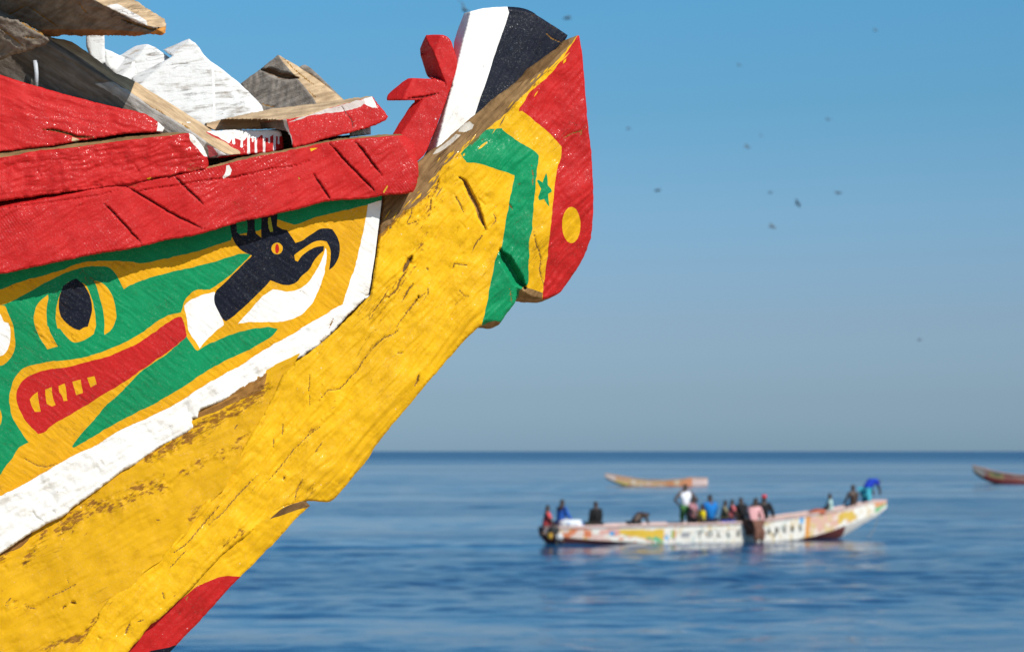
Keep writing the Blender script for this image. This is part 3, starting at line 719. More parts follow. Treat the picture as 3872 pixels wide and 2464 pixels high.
# ---- the thick white band along the lower edge of the panel
BAND = plane_near(PANEL, (900, 1450), .012, (.25, -.955, -.06))
band_poly = band_out[5:] + [(-700, 2066), (-2600, 2430), (-4700, 2560), (-4700, 2420), (-2600, 2290), (-700, 1960)] + band_in[::-1][:-6]
relief('white_band', band_poly, BAND, .05, WHT, M['white'], boat, cracks=[(c(8, (290, 240), (310, 290), (350, 330), (400, 352)), 6, .005, None), (c(7, (910, 1290), (930, 1350)), 10, .002, None), (c(8, (480, 250), (495, 285)), 5, .004, None), (c(6, (1345, 1200), (1300, 1290)), 5, .004, DARKW), (c(6, (1225, 1410), (1250, 1420)), 6, .005, DARKW)],
       wears=[(c(8, (450, 60), (520, 80)), 10, .1), (c(6, (1300, 1230), (1250, 1400)), 8, .12)], sp=5, amp=.0030, big=60, grain=(32, 90, 14, .0008), edge=(7, .006), wob=1.6, seed=41, wall=(.6, .38, .05), keep=30)

# ---- red gunwale timbers
rail_out = c(2, (-20, 1340), (230, 1262), (560, 1172), (960, 1105), (1300, 1025), (1600, 995), (1900, 972), (1965, 980), (2065, 1030), (2090, 1130), (2117, 1310), (2092, 1460), (2052, 1512)) + c(6, (1790, 92), (1700, 118), (1500, 132), (1300, 140), (1150, 185), (1000, 222), (780, 275), (600, 312), (430, 352), (150, 442), (0, 472)) + c(5, (1500, 735), (1300, 792), (1100, 832), (850, 862), (560, 932), (300, 982), (0, 1052), (-1500, 1250), (-11000, 1650), (-11000, 950), (-1500, 560), (0, 395), (400, 330), (800, 270))
relief('gunwale_rail', rail_out, RAIL, .10, RED, M['rail'], boat,
       paints=[(BARE, c(2, (-2000, 1250), (-700, 1270), (-50, 1290), (230, 1288), (560, 1194), (960, 1124), (1300, 1042), (1600, 1012), (1900, 990), (1970, 985), (1950, 950), (900, 1000), (0, 1150)), 1.6), ((.72, .70, .68), c(2, (375, 1260), (400, 1255), (422, 1300), (410, 1340), (350, 1380), (340, 1360), (370, 1320)), 1.2), ((.55, .34, .02), c(2, (1790, 1500), (1810, 1465), (1832, 1435), (1836, 1450), (1800, 1510)), .5),
               (YEL, c(2, (1130, 1105), (1200, 1100), (1140, 1132)), .6)],
       chamfers=[(c(2, (1925, 995))[0], c(2, (2114, 1312))[0], c(2, (2085, 1050))[0], .75), (c(2, (560, 1196))[0], c(2, (1300, 1046))[0], c(2, (900, 1000))[0], 2.6), (c(2, (1300, 1044))[0], c(2, (1930, 990))[0], c(2, (1500, 900))[0], 2.6)],
       cracks=[(c(2, (1310, 1060), (1380, 1140), (1480, 1250), (1600, 1370), (1740, 1515)), 7.5, .016, (.17, .010, .010)), (c(2, (1540, 1045), (1600, 1110), (1680, 1220), (1780, 1345)), 8, .016, (.17, .010, .010)), (c(2, (1160, 1340), (1230, 1440), (1290, 1532), (1325, 1580)), 7, .012, (.17, .010, .010)),
               (c(5, (1105, 232), (1250, 310), (1430, 420), (1600, 520), (1850, 640)), 7, .014, (.17, .010, .010)), (c(5, (1570, 145), (1650, 230), (1750, 325), (1850, 420)), 8, .011, (.18, .010, .010)), (c(5, (925, 395), (1010, 470), (1100, 570), (1200, 680), (1290, 770)), 7, .014, (.17, .010, .010)),
               (c(5, (-20, 455), (200, 425), (640, 372), (900, 330), (1090, 272)), 5, .006, None), (c(5, (1120, 255), (1250, 292), (1600, 242), (1900, 190)) + c(2, (450, 1365), (600, 1330), (800, 1285), (1000, 1260), (1120, 1215)), 6, .008, None),
               (c(5, (0, 760), (350, 580), (600, 460), (900, 380)), 6, .002, None), (c(5, (600, 900), (900, 640), (1090, 460)), 6, .0015, None), (c(2, (900, 1560), (1100, 1450), (1300, 1330), (1480, 1180)), 6, .0025, None), (c(2, (1700, 1190), (1800, 1150), (1900, 1080)), 6, .003, None), (c(2, (1780, 1510), (1880, 1370), (1990, 1240)), 5, .003, None),
               (c(2, (640, 1440), (660, 1420)), 7, .004, None), (c(2, (1030, 1360), (1033, 1390)), 4, .004, (.3, .2, .02)), (c(2, (0, 1520), (350, 1400), (700, 1300)), 6, .0025, None)],
       wears=[(c(5, (1100, 230), (1280, 240)), 7, .2), (c(5, (1000, 240), (1500, 150)), 6, .12), (c(6, (2050, 70), (1700, 120), (1300, 145), (700, 290)), 4, .16), (c(5, (1290, 790), (600, 920), (0, 1045)), 4, .16), (c(2, (1650, 1130), (1960, 1400)), 60, .03)],
       sp=4.8, amp=.004, big=150, grain=(35, 120, 12, .0010), edge=(5, .004), wob=1.2, fray=1.6, seed=51, wall=(.28, .012, .015))

MID = plane_near(RAIL, (400, 590), .004, (.25, -.96, .02))
mid_out = c(1, (-9000, 1500), (-700, 1420), (0, 1362), (400, 1325), (730, 1287), (1000, 1248), (1300, 1215), (1700, 1195), (1765, 1235), (1832, 1320), (1872, 1400), (1888, 1510)) + c(5, (1872, 92), (1800, 104), (1600, 148), (1350, 185), (1270, 218), (1050, 255), (700, 293), (430, 324), (150, 364), (0, 388), (-700, 505), (-9000, 1060))
relief('gunwale_plank', mid_out, MID, .07, RED, M['plank'], boat,
       paints=[(BARE, c(1, (-900, 1300), (0, 1300), (1700, 1100), (1715, 1203), (1400, 1242), (1000, 1287), (730, 1328), (500, 1350), (350, 1358), (200, 1395), (0, 1432), (-900, 1560)), 1.6), ((.78, .76, .74), c(1, (1705, 1190), (1770, 1220), (1890, 1390), (1885, 1425), (1845, 1408), (1790, 1345), (1740, 1290), (1718, 1250)), 2.0),
               (YEL, c(5, (1215, 225), (1260, 222), (1250, 250)), 1), (YEL, c(5, (1330, 180), (1370, 165), (1350, 195)), 1)],
       chamfers=[(c(1, (0, 1425))[0], c(1, (1715, 1205))[0], c(1, (800, 1200))[0], 2.4), (c(1, (1740, 1200))[0], c(1, (1850, 1500))[0], c(1, (1900, 1300))[0], .7)],
       cracks=[(c(5, (330, 90), (370, 160), (350, 200)), 4, .003, None), (c(5, (870, 190), (960, 210)), 5, .003, None), (c(5, (1200, 30), (1270, 130)), 5, .003, None), (c(5, (330, 310), (700, 270), (1000, 230)), 6, .004, None), (c(5, (440, 160), (640, 120), (900, 60)), 5, .002, None), (c(5, (150, 40), (500, 10), (800, -30)), 5, .002, None)],
       wears=[(c(5, (1880, 60), (1500, 160), (1200, 235), (900, 275)), 5, .2), (c(5, (1850, 20), (1600, 100)), 12, .06)], sp=5, amp=.0055, big=90, grain=(15, 60, 10, .0014), edge=(5, .005), wob=1.4, fray=2.2, seed=61, wall=BARE, label='lower of the two red planks above the rail')

UPP = plane_near(RAIL, (200, 450), -.012, (.22, -.965, .12))
upp_out = c(1, (-9000, -300), (-900, 420), (0, 678), (130, 722), (350, 785), (600, 860), (1000, 962), (1290, 1018), (1400, 1080), (1492, 1160), (1472, 1198), (1200, 1206), (1100, 1216), (900, 1250), (700, 1280), (500, 1318), (300, 1342), (0, 1375), (-900, 1480), (-9000, 1600))
relief('gunwale_plank', upp_out, UPP, .06, RED, M['plank'], boat, paints=[((.78, .76, .74), c(1, (1430, 1100), (1500, 1150), (1480, 1200), (1418, 1185)), 1.4), (TAN, c(1, (655, 1240), (720, 1265), (690, 1285), (650, 1275)), .8)],
       cracks=[(c(1, (385, 1170), (500, 1180), (640, 1220), (700, 1240), (860, 1245)), 9, .014, (.16, .09, .03, 0)), (c(1, (600, 1130), (650, 1170)), 4, .003, None), (c(1, (390, 1175), (400, 1215)), 5, .006, None), (c(1, (200, 1170), (190, 1260)), 4, .002, None), (c(1, (850, 1160), (950, 1160)), 6, .004, None)],
       wears=[(c(1, (1300, 1030), (1440, 1110)), 12, .1), (c(1, (500, 1290), (1200, 1200)), 7, .12)], sp=5, amp=.004, big=130, grain=(-14, 110, 14, .0008), edge=(5, .004), wob=1.0, fray=1.2, seed=71, wall=BARE, label='upper red plank, cut to a long slant')

# ---- short plank ends standing up behind the rail
RP = plane_near(RAIL, (1250, 470), -.012, (.30, -.93, .12))
relief('plank_end', c(2, (180, 900), (250, 938), (320, 944), (600, 930), (885, 930), (945, 965), (975, 1100), (1100, 1075), (1300, 1010), (1500, 960), (1700, 905), (1780, 868), (1830, 838), (1842, 818), (1690, 630), (1440, 660), (1190, 698), (840, 738), (720, 756), (180, 878)), RP, .085, RED, M['plank'], boat,
       paints=[(TAN, c(2, (100, 850), (1700, 560), (1692, 640), (1400, 712), (1200, 776), (1050, 822), (915, 838), (250, 934), (170, 912)), 1.2), ((.52, .46, .44), c(2, (1400, 712), (1692, 636), (1740, 735), (1680, 735), (1620, 700), (1560, 740), (1300, 790), (1120, 800), (1040, 850), (930, 870), (1060, 820)), 2.0),
               (GREY, c(2, (240, 934), (915, 840), (925, 862), (945, 960), (980, 1110), (880, 1110), (880, 950), (250, 960)), 1.2), ((.76, .75, .73), c(2, (1620, 655), (1690, 640), (1720, 690), (1735, 735), (1690, 735), (1630, 700)), 1.5), ((.74, .73, .71), c(2, (885, 845), (920, 848), (925, 920), (965, 1000), (972, 1085), (950, 1080), (930, 960), (900, 900)), 1.5)],
       chamfers=[(c(2, (250, 932))[0], c(2, (920, 842))[0], c(2, (500, 800))[0], 2.4, c(2, (100, 600), (920, 600), (920, 1000), (100, 1000))), (c(2, (920, 842))[0], c(2, (1690, 640))[0], c(2, (1200, 650))[0], 2.4, c(2, (920, 500), (1900, 500), (1900, 1100), (920, 1100))),
                 (c(2, (922, 850))[0], c(2, (965, 1100))[0], c(2, (880, 1000))[0], 1.6, c(2, (100, 842), (922, 850), (980, 1120), (100, 1200)))],
       cracks=[(c(2, (1410, 715), (1460, 790), (1510, 850), (1520, 930)), 4, .004, (.12, .03, .03)), (c(2, (960, 870), (1000, 850), (960, 920)), 6, .004, None)], wears=[(c(2, (1000, 840), (1400, 740)), 8, .1)], sp=4.5, amp=.002, big=90, grain=(75, 50, 9, .0007), edge=(4, .003), wob=1.2, fray=2.4, seed=81, wall=TAN, label='red plank end with a bare sawn top and a white smear')
DRIP = plane_near(RP, (920, 540), -.048, (.28, -.95, .1))
drips = []
for x0, w_, y1 in ((440, 26, 1070), (478, 18, 1010), (512, 22, 1100), (575, 26, 1160), (610, 16, 1050), (640, 24, 1150), (668, 14, 1000), (715, 24, 1165), (760, 18, 1060), (810, 26, 1135), (845, 16, 1070)):
    drips.append(((.79, .78, .77), c(2, (x0 - w_ / 2, 930), (x0 + w_ / 2, 930), (x0 + w_ * .4, y1 - 50), (x0 + w_ * .55, y1 - 10), (x0, y1), (x0 - w_ * .55, y1 - 12), (x0 - w_ * .4, y1 - 60)), .8))
relief('plank_end', c(2, (300, 945), (420, 935), (600, 938), (830, 935), (872, 958), (886, 1000), (888, 1108), (780, 1140), (640, 1155), (510, 1165), (330, 1190), (150, 1200), (150, 950)), DRIP, .04, RED, M['plank'], boat,
       paints=[((.79, .78, .77), c(2, (200, 900), (890, 900), (885, 985), (850, 1000), (800, 985), (740, 1010), (690, 985), (640, 1020), (560, 1000), (520, 1040), (440, 1010), (400, 1060), (300, 1000), (200, 960)), 1.6)] + drips,
       cracks=[(c(2, (430, 960), (445, 1030)), 4, .003, None)], sp=4, amp=.003, big=60, edge=(5, .004), wob=1.0, fray=1.5, seed=83, wall=RED, label='red plank end with white paint running down it')
relief('shade_backing', c(1, (-900, 1000), (0, 1000), (600, 1060), (1300, 1150), (1700, 1210)) + c(2, (120, 965), (300, 955), (600, 950), (900, 920), (1000, 990), (1200, 1000), (1490, 985), (1490, 1100), (900, 1250), (-60, 1400)) + c(5, (1500, 220), (900, 330), (0, 450), (-900, 600)), plane_near(RP, (1000, 560), -.09, (.26, -.955, .05)), .03, (.10, .07, .05, 0), M['grey'], boat, sp=9, amp=.002, seed=86, wall=DARKW)  # added dark sheet, its colour giving the shade in gaps between the planks
relief('wedge_block', c(2, (1490, 955), (1590, 930), (1680, 905), (1682, 980), (1600, 990), (1490, 1002)), plane_near(RP, (1360, 500), -.05, (.25, -.96, .1)), .06, (.45, .52, .44), M['wash'], boat, paints=[(TAN, c(2, (1600, 900), (1700, 890), (1700, 990), (1625, 985)), .8), (TAN, c(2, (1510, 940), (1530, 935), (1535, 1000), (1515, 1000)), .8)], sp=5, amp=.003, big=40, seed=85, wall=TAN)

# ---- long plank slanting down from the upper left
BR = plane_near(RAIL, (500, 380), -.055, (-.02, -.95, -.22))
br_out = c(1, (-9000, -3800), (-900, -420), (0, 80), (360, 290), (440, 338), (620, 362), (740, 438), (880, 540), (1010, 648), (1200, 722), (1400, 850), (1600, 972), (1900, 1168), (2192, 1360), (2172, 1396), (2055, 1404), (1890, 1440), (1700, 1420), (1300, 1180), (600, 900), (0, 740), (-900, 560), (-9000, -900))
relief('slanting_plank', br_out, BR, .045, (.19, .168, .148, 0), M['brace'], boat,
       paints=[((.42, .41, .40, 0), c(1, (860, 755), (1010, 735), (1190, 838), (1350, 958), (1700, 1158), (1872, 1288), (1800, 1420), (1500, 1180), (1290, 1030), (1050, 880)), 2.5), (TAN, c(1, (300, 200), (380, 318), (700, 500), (1000, 720), (1190, 838), (1350, 958), (1700, 1158), (1872, 1288), (2050, 1402), (2300, 1420), (2300, 1250), (900, 300)), .6), ((.42, .08, .09), c(1, (1875, 1310), (1930, 1330), (1975, 1400), (1890, 1425)), 1.5), ((.62, .6, .6), c(1, (1930, 1330), (2050, 1400), (1960, 1430), (1975, 1395)), 1.5)],  # dark base paints in the beam's shade, pale patch the sunlit part
       chamfers=[(c(1, (380, 318))[0], c(1, (1872, 1288))[0], c(1, (1200, 600))[0], 1.5), (c(1, (1872, 1288))[0], c(1, (2055, 1402))[0], c(1, (2100, 1300))[0], 1.5), (c(1, (760, 700))[0], c(1, (1330, 1010))[0], c(1, (800, 900))[0], .12)],
       cracks=[(c(1, (1350, 958), (1430, 1000), (1500, 1040)), 4, .004, DARKW), (c(1, (820, 740), (990, 745), (1060, 790)), 6, .006, None), (c(1, (240, 360), (500, 480), (760, 640), (880, 730)), 8, .004, None), (c(1, (1690, 1105), (1725, 1110)), 6, .004, (.7, .7, .7)), (c(1, (1640, 1120), (1715, 1165)), 4, .003, DARKW)],
       sp=5, amp=.002, big=120, grain=(-33, 150, 10, .0006), edge=(3, .002), wob=.9, seed=91, wall=TAN)

# ---- rough grey timbers overhead at the upper left
BEAM = plane_near(RAIL, (400, 80), .055, (-.34, -.62, -.70))
relief('overhead_beam', c(1, (-9000, -4200), (-900, -900), (600, -420), (1050, -120), (1222, 0), (1300, 58), (1440, 140), (1502, 190), (1506, 288), (1472, 322), (1340, 308), (1290, 322), (1200, 326), (1080, 318), (950, 328), (820, 322), (700, 326), (560, 322), (430, 338), (320, 262), (180, 190), (0, 155), (-50, 600), (-900, 900), (-9000, -2000)), BEAM, .11, (.21, .18, .15, 0), M['grey'], boat,  # unseen left end is shaped lower to throw shade on the slanting plank
       paints=[(TAN, c(1, (830, -30), (855, 2), (950, 58), (1100, 132), (1230, 205), (1380, 250), (1490, 245), (1560, 180), (1300, -60)), 1.2), (ORNG, c(1, (1450, 246), (1530, 240), (1520, 330), (1460, 330), (1330, 306), (1400, 285)), 1.0), ((.30, .15, .07, 0), c(1, (380, 272), (700, 265), (1000, 270), (1300, 292), (1300, 340), (380, 345)), 1.5), ((.66, .64, .62, 0), c(1, (960, 50), (1060, 30), (1180, 100), (1330, 190), (1340, 235), (1230, 205), (1100, 132)), 2.0)],
       chamfers=[(c(1, (840, -5))[0], c(1, (1400, 258))[0], c(1, (1300, 50))[0], 1.9), (c(1, (380, 272))[0], c(1, (1300, 300))[0], c(1, (800, 330))[0], .5)],
       cracks=[(c(1, (1100, 175), (1250, 228), (1380, 268), (1455, 255)), 7, .012, DARKW), (c(1, (240, 45), (400, 155), (540, 260)), 6, .006, DARKW), (c(1, (700, 10), (760, 90), (800, 130)), 5, .004, DARKW), (c(1, (0, 190), (90, 130), (250, 40)), 6, .005, DARKW), (c(1, (790, 190), (890, 270)), 8, .003, None)],
       sp=4.6, amp=.004, big=110, grain=(-8, 120, 11, .0012), edge=(3, .003), wob=1.2, fray=4.0, seed=101, wall=DARKW)
r_ = random.Random(5)
spl_v, spl_t = [], []
for i in range(60):                                   # torn fibres along the sawn lower edge of the beam
    x = r_.uniform(560, 1330)
    y = 313 + r_.uniform(-6, 4)
    a = BEAM.at(c(1, (x, y), (x + r_.uniform(5, 10), y + 1), (x + r_.uniform(-8, 14), y + r_.uniform(10, 32) * (1.5 if 1050 < x < 1250 else .7))))
    k = len(spl_v)
    dz = BEAM.n * r_.uniform(-.02, .0)
    spl_v += [a[0] + dz, a[1] + dz, a[2] + dz, (a[0] + a[1]) / 2 + dz - BEAM.n * .002]
    spl_t += [(k, k + 1, k + 2), (k + 1, k + 3, k + 2), (k + 3, k, k + 2)]
tag(mesh_from('splinters', np.array(spl_v) - np.array(boat.location), spl_t, plain_mat('torn_fibre', (.16, .09, .05), .9), None), kind='stuff').parent = boat
LOW = plane_near(RAIL, (80, 220), -.03, (-.25, -.82, -.5))
relief('rough_timber', c(1, (-9000, -2800), (-900, -20), (0, 145), (180, 186), (445, 345), (452, 380), (360, 432), (250, 462), (100, 500), (0, 548), (-900, 800), (-9000, 0)), LOW, .02, (.21, .18, .15, 0), M['grey'], boat,
       cracks=[(c(1, (180, 192), (260, 245), (440, 340)), 7, .010, DARKW), (c(1, (0, 255), (100, 330), (220, 425)), 6, .007, DARKW), (c(1, (200, 330), (340, 350)), 6, .005, DARKW)], sp=5, amp=.005, big=80, grain=(-20, 80, 10, .0012), edge=(5, .006), wob=2.5, fray=5.0, seed=111, wall=DARKW)
# pale iron pin driven through the plank
pin0, pin1 = BR.at(c(1, (328, 545)))[0] + BR.n * .008, BR.at(c(1, (345, 790)))[0] + BR.n * .014
def tube(name, pts, rad, mat, parent, seg=10):
    V, T = [], []
    pts = [np.asarray(p, float) for p in pts]
    for i, p in enumerate(pts):
        d = pts[min(i + 1, len(pts) - 1)] - pts[max(i - 1, 0)]
        d /= np.linalg.norm(d)
        a = np.cross(d, (0.13, 1, .2))
        a /= np.linalg.norm(a)
        b = np.cross(d, a)
        rr = rad[i] if hasattr(rad, '__len__') else rad
        V += [p + rr * (a * math.cos(t) + b * math.sin(t)) for t in np.linspace(0, 2 * math.pi, seg + 1)[:-1]]
    for i in range(len(pts) - 1):
        T += [(i * seg + j, i * seg + (j + 1) % seg, (i + 1) * seg + (j + 1) % seg, (i + 1) * seg + j) for j in range(seg)]
    T += [tuple(range(seg))[::-1], tuple(range((len(pts) - 1) * seg, len(pts) * seg))]
    off = np.array(parent.location) if parent else 0
    o = mesh_from(name, np.array(V) - off, T, mat, None, True)
    if parent:
        o.parent = parent
    return o
tube('iron_pin', [pin0, (pin0 * .5 + pin1 * .5) + (.001, 0, .001), pin1], [.0042, .004, .0036], plain_mat('painted_iron', (.42, .45, .50), .5), boat)

# ---- whitewashed and grey plank ends of the far gunwale
W0 = Plane(PANEL.at([(700, 300)])[0] + np.array([0, .24, 0]), (.16, -.95, .22))
WW = (.40, .375, .345, 0)
relief('whitewashed_plank', c(1, (1190, 695), (1400, 590), (1535, 528), (1560, 510), (1480, 452), (1600, 400), (1712, 350), (1782, 402), (1870, 530), (2000, 620), (2180, 760), (2300, 882), (2396, 985), (2385, 1130), (2200, 1130), (1900, 1180), (1700, 1180), (1300, 1000)), W0, .05, WW, M['wash'], boat,
       paints=[((.17, .165, .16, 0), c(1, (1330, 900), (1480, 830), (1700, 800), (1900, 850), (1820, 930), (1600, 940), (1420, 980)), 3), ((.2, .195, .19, 0), c(1, (1560, 600), (1750, 560), (1905, 600), (1800, 640), (1620, 650)), 3), (TAN, c(1, (1450, 465), (1600, 385), (1715, 335), (1690, 385), (1575, 510), (1540, 530)), .8), (TAN, c(1, (1870, 520), (2010, 615), (2040, 665), (1990, 680), (1950, 610)), 1.5), ((.80, .80, .79), c(1, (1918, 612), (1942, 622), (1942, 800), (1952, 1078), (1930, 1082), (1926, 850)), .8)],
       chamfers=[(c(1, (1540, 525))[0], c(1, (1712, 372))[0], c(1, (1560, 420))[0], 1.4), (c(1, (1760, 400))[0], c(1, (1980, 690))[0], c(1, (1980, 600))[0], .35)],
       cracks=[(c(1, (1185, 695), (1400, 585), (1540, 520)), 4, .004, None), (c(1, (1480, 470), (1540, 522)), 5, .006, DARKW), (c(1, (1400, 830), (1560, 640), (1690, 560)), 4, .002, None), (c(1, (1640, 450), (1760, 460)), 3, .002, DARKW)], sp=5, amp=.002, edge=(4, .003), wob=.9, seed=121, wall=TAN, label='large whitewashed plank end with one white drip')
relief('whitewashed_plank', c(1, (900, 560), (952, 555), (1075, 505), (1100, 498), (1200, 430), (1255, 408), (1325, 400), (1372, 412), (1452, 462), (1545, 530), (1400, 700), (1200, 760), (1000, 660)), plane_near(W0, (520, 230), -.03, (.16, -.95, .22)), .05, WW, M['wash'], boat,
       paints=[(TAN, c(1, (1085, 505), (1200, 420), (1260, 400), (1325, 398), (1290, 470), (1215, 556), (1150, 530)), .8), ((.80, .80, .79), c(1, (1190, 560), (1222, 560), (1218, 640), (1200, 695), (1182, 690), (1195, 640)), .8)],
       chamfers=[(c(1, (1215, 553))[0], c(1, (1330, 408))[0], c(1, (1150, 450))[0], 1.2)], cracks=[(c(1, (1095, 510), (1210, 550)), 6, .006, DARKW)], sp=5, amp=.002, edge=(4, .003), wob=.9, seed=123, wall=TAN, label='smaller whitewashed plank end with a rounded peak')
relief('whitewashed_plank', c(1, (945, 440), (960, 446), (1085, 500), (1180, 560), (1190, 720), (1010, 650), (940, 560)), plane_near(W0, (430, 230), -.05, (.16, -.95, .22)), .04, WW, M['wash'], boat, sp=6, amp=.002, edge=(4, .003), wob=.9, seed=125, wall=TAN, label='lowest whitewashed plank end beside the upright')
relief('whitewashed_upright', c(1, (775, 290), (945, 290), (948, 400), (955, 560), (900, 600), (780, 470)), plane_near(W0, (360, 170), .03, (.14, -.97, .1)), .07, WW, M['wash'], boat, paints=[((.79, .78, .76), c(1, (775, 280), (815, 280), (815, 440), (830, 480), (790, 450)), .8)], chamfers=[(c(1, (812, 300))[0], c(1, (826, 480))[0], c(1, (780, 400))[0], .5)], sp=6, amp=.001, seed=127, wall=TAN)
G0 = Plane(PANEL.at([(1000, 350)])[0] + np.array([0, .30, 0]), (-.30, -.94, .10))
relief('grey_block', c(2, (500, 522), (700, 372), (825, 268), (842, 258), (900, 288), (1040, 372), (1250, 520), (1440, 668), (1420, 780), (900, 860), (700, 840), (560, 600)), G0, .17, GREY, M['grey'], boat,
       paints=[(TAN, c(2, (842, 240), (860, 292), (935, 380), (1005, 462), (1130, 605), (1195, 705), (1230, 800), (1500, 700), (1100, 350)), .8), ((.22, .13, .08, 0), c(2, (690, 392), (760, 372), (830, 430), (1010, 464), (800, 452)), 1.0)],
       chamfers=[(c(2, (842, 268))[0], c(2, (1195, 705))[0], c(2, (1200, 550))[0], 1.1)],
       cracks=[(c(2, (690, 398), (760, 405), (860, 440), (1020, 466)), 16, .016, (.20, .12, .07, 0)), (c(2, (900, 300), (1000, 400), (1200, 560)), 5, .005, DARKW), (c(2, (1120, 590), (1180, 640)), 5, .004, DARKW), (c(2, (690, 700), (820, 735)), 5, .004, DARKW)], sp=5, amp=.003, big=90, grain=(80, 60, 12, .0010), edge=(4, .003), wob=1.0, seed=131, wall=TAN)
relief('thin_slab', c(2, (1030, 372), (1062, 352), (1100, 348), (1180, 410), (1300, 530), (1442, 668), (1300, 720), (1100, 480)), plane_near(G0, (1200, 330), -.055, (.05, -.97, .1)), .03, GREY, M['grey'], boat, cracks=[(c(2, (1085, 400), (1200, 480), (1320, 570)), 6, .006, DARKW)], sp=6, amp=.002, seed=133, wall=TAN)

# ---- the white and black fin and the red carving beside it
FIN = plane_near(STEM, (1850, 300), -.03, (.27, -.955, .05))
fin_out = c(3, (850, 120), (900, 106), (1000, 80), (1110, 68), (1240, 62), (1320, 66), (1400, 80), (1450, 100), (1490, 125), (1500, 138), (1600, 195), (1787, 320), (1775, 352), (1735, 400), (1500, 640), (1200, 900), (900, 1150), (540, 1440), (430, 1500), (500, 1390), (540, 1290), (600, 1150), (650, 1010), (700, 870), (740, 750), (760, 600), (750, 415), (790, 270))
relief('bow_fin', fin_out, FIN, .055, WHT, M['fin'], boat,
       paints=[(NAVY, c(3, (1238, 30), (1242, 75), (1257, 115), (1222, 230), (1160, 400), (1100, 580), (1060, 720), (1000, 880), (945, 1040), (1100, 1100), (1900, 500), (1900, 0)), .5)],
       chamfers=[(c(3, (908, 112))[0], c(3, (785, 600))[0], c(3, (780, 300))[0], 2.7), (c(3, (1490, 128))[0], c(3, (1787, 324))[0], c(3, (1700, 200))[0], 1.2), (c(3, (1200, 76))[0], c(3, (1500, 132))[0], c(3, (1400, 60))[0], 1.0)],
       cracks=[(c(3, (1580, 290), (1640, 350), (1720, 385)), 4, .003, DARKW), (c(3, (1470, 460), (1530, 520)), 3, .002, None), (c(3, (890, 740), (1000, 650)), 3, .001, None)], wears=[(c(3, (1260, 130), (1500, 140), (1780, 330)), 5, .13), (c(3, (1020, 900), (1150, 500)), 10, .03)],
       sp=4.6, amp=.0018, big=120, grain=(62, 90, 9, .0006), edge=(4, .003), wob=.6, seed=141, wall=NAVY)
CRS = plane_near(FIN, (1650, 400), .004, (.20, -.97, .08))
cross_out = c(3, (505, 318), (600, 314), (680, 318), (730, 365), (755, 440), (790, 545), (782, 620), (742, 750), (700, 870), (650, 1010), (600, 1150), (540, 1290), (500, 1392), (430, 1460), (400, 1480), (340, 1400), (250, 1300), (205, 1212), (250, 1130), (300, 1060), (370, 950), (402, 925), (400, 906), (300, 912), (152, 912), (148, 890), (162, 850), (330, 712), (372, 708), (440, 709), (570, 718), (528, 700), (500, 650), (490, 600), (443, 462), (470, 390))
club = c(3, (430, 300), (760, 300), (800, 545), (745, 760), (692, 770), (665, 745), (560, 700), (480, 700))
arm = c(3, (100, 700), (560, 712), (660, 740), (640, 830), (520, 880), (400, 915), (100, 930))
stalk = c(3, (395, 915), (520, 880), (640, 840), (720, 800), (560, 1500), (200, 1500), (150, 1200))
relief('red_carving', cross_out, CRS, .12, RED, M['cross'], boat,
       chamfers=[(c(3, (640, 318))[0], c(3, (577, 490))[0], c(3, (490, 400))[0], .55, club), (c(3, (575, 470))[0], c(3, (685, 770))[0], c(3, (500, 600))[0], 2.6, club), (c(3, (380, 715))[0], c(3, (290, 905))[0], c(3, (200, 800))[0], .9, arm), (c(3, (492, 890))[0], c(3, (280, 1215))[0], c(3, (330, 1000))[0], 1.25, stalk)],
       cracks=[(c(3, (340, 890), (480, 880), (620, 845)), 7, .010, (.22, .01, .01)), (c(3, (650, 690), (685, 775)), 4, .006, None)], sp=4.2, amp=.0012, big=60, grain=(60, 60, 10, .0005), edge=(3, .0025), wob=.6, seed=151, wall=RED)

# ---- the far side of the hull, out of sight from here
yc = float(STEM.at([(1700, 700)])[0][1]) + .06
far = []
for (u_, v_) in [(1480, 720), (1400, 1060), (1080, 1395), (700, 2060), (180, 2600), (-1500, 3800), (-4600, 4750), (-4600, 1000), (0, 760), (1000, 560)]:
    q = PANEL.at([(u_, v_)])[0]
    far.append((q[0], 2 * yc - q[1] + .02, q[2] - (.10 if v_ < 1100 else 0)))
n_ = len(far)
FV = np.array(far + [(x, y + .04, z) for x, y, z in far])
FT = [tuple(range(n_)), tuple(range(2 * n_ - 1, n_ - 1, -1))] + [(i, i + n_, (i + 1) % n_ + n_, (i + 1) % n_) for i in range(n_)]
mesh_from('far_side_planking', FV - np.array(boat.location), FT, M['hull'], None, False, np.tile(np.array(rgba(YEL)), (len(FT), 1))).parent = boat
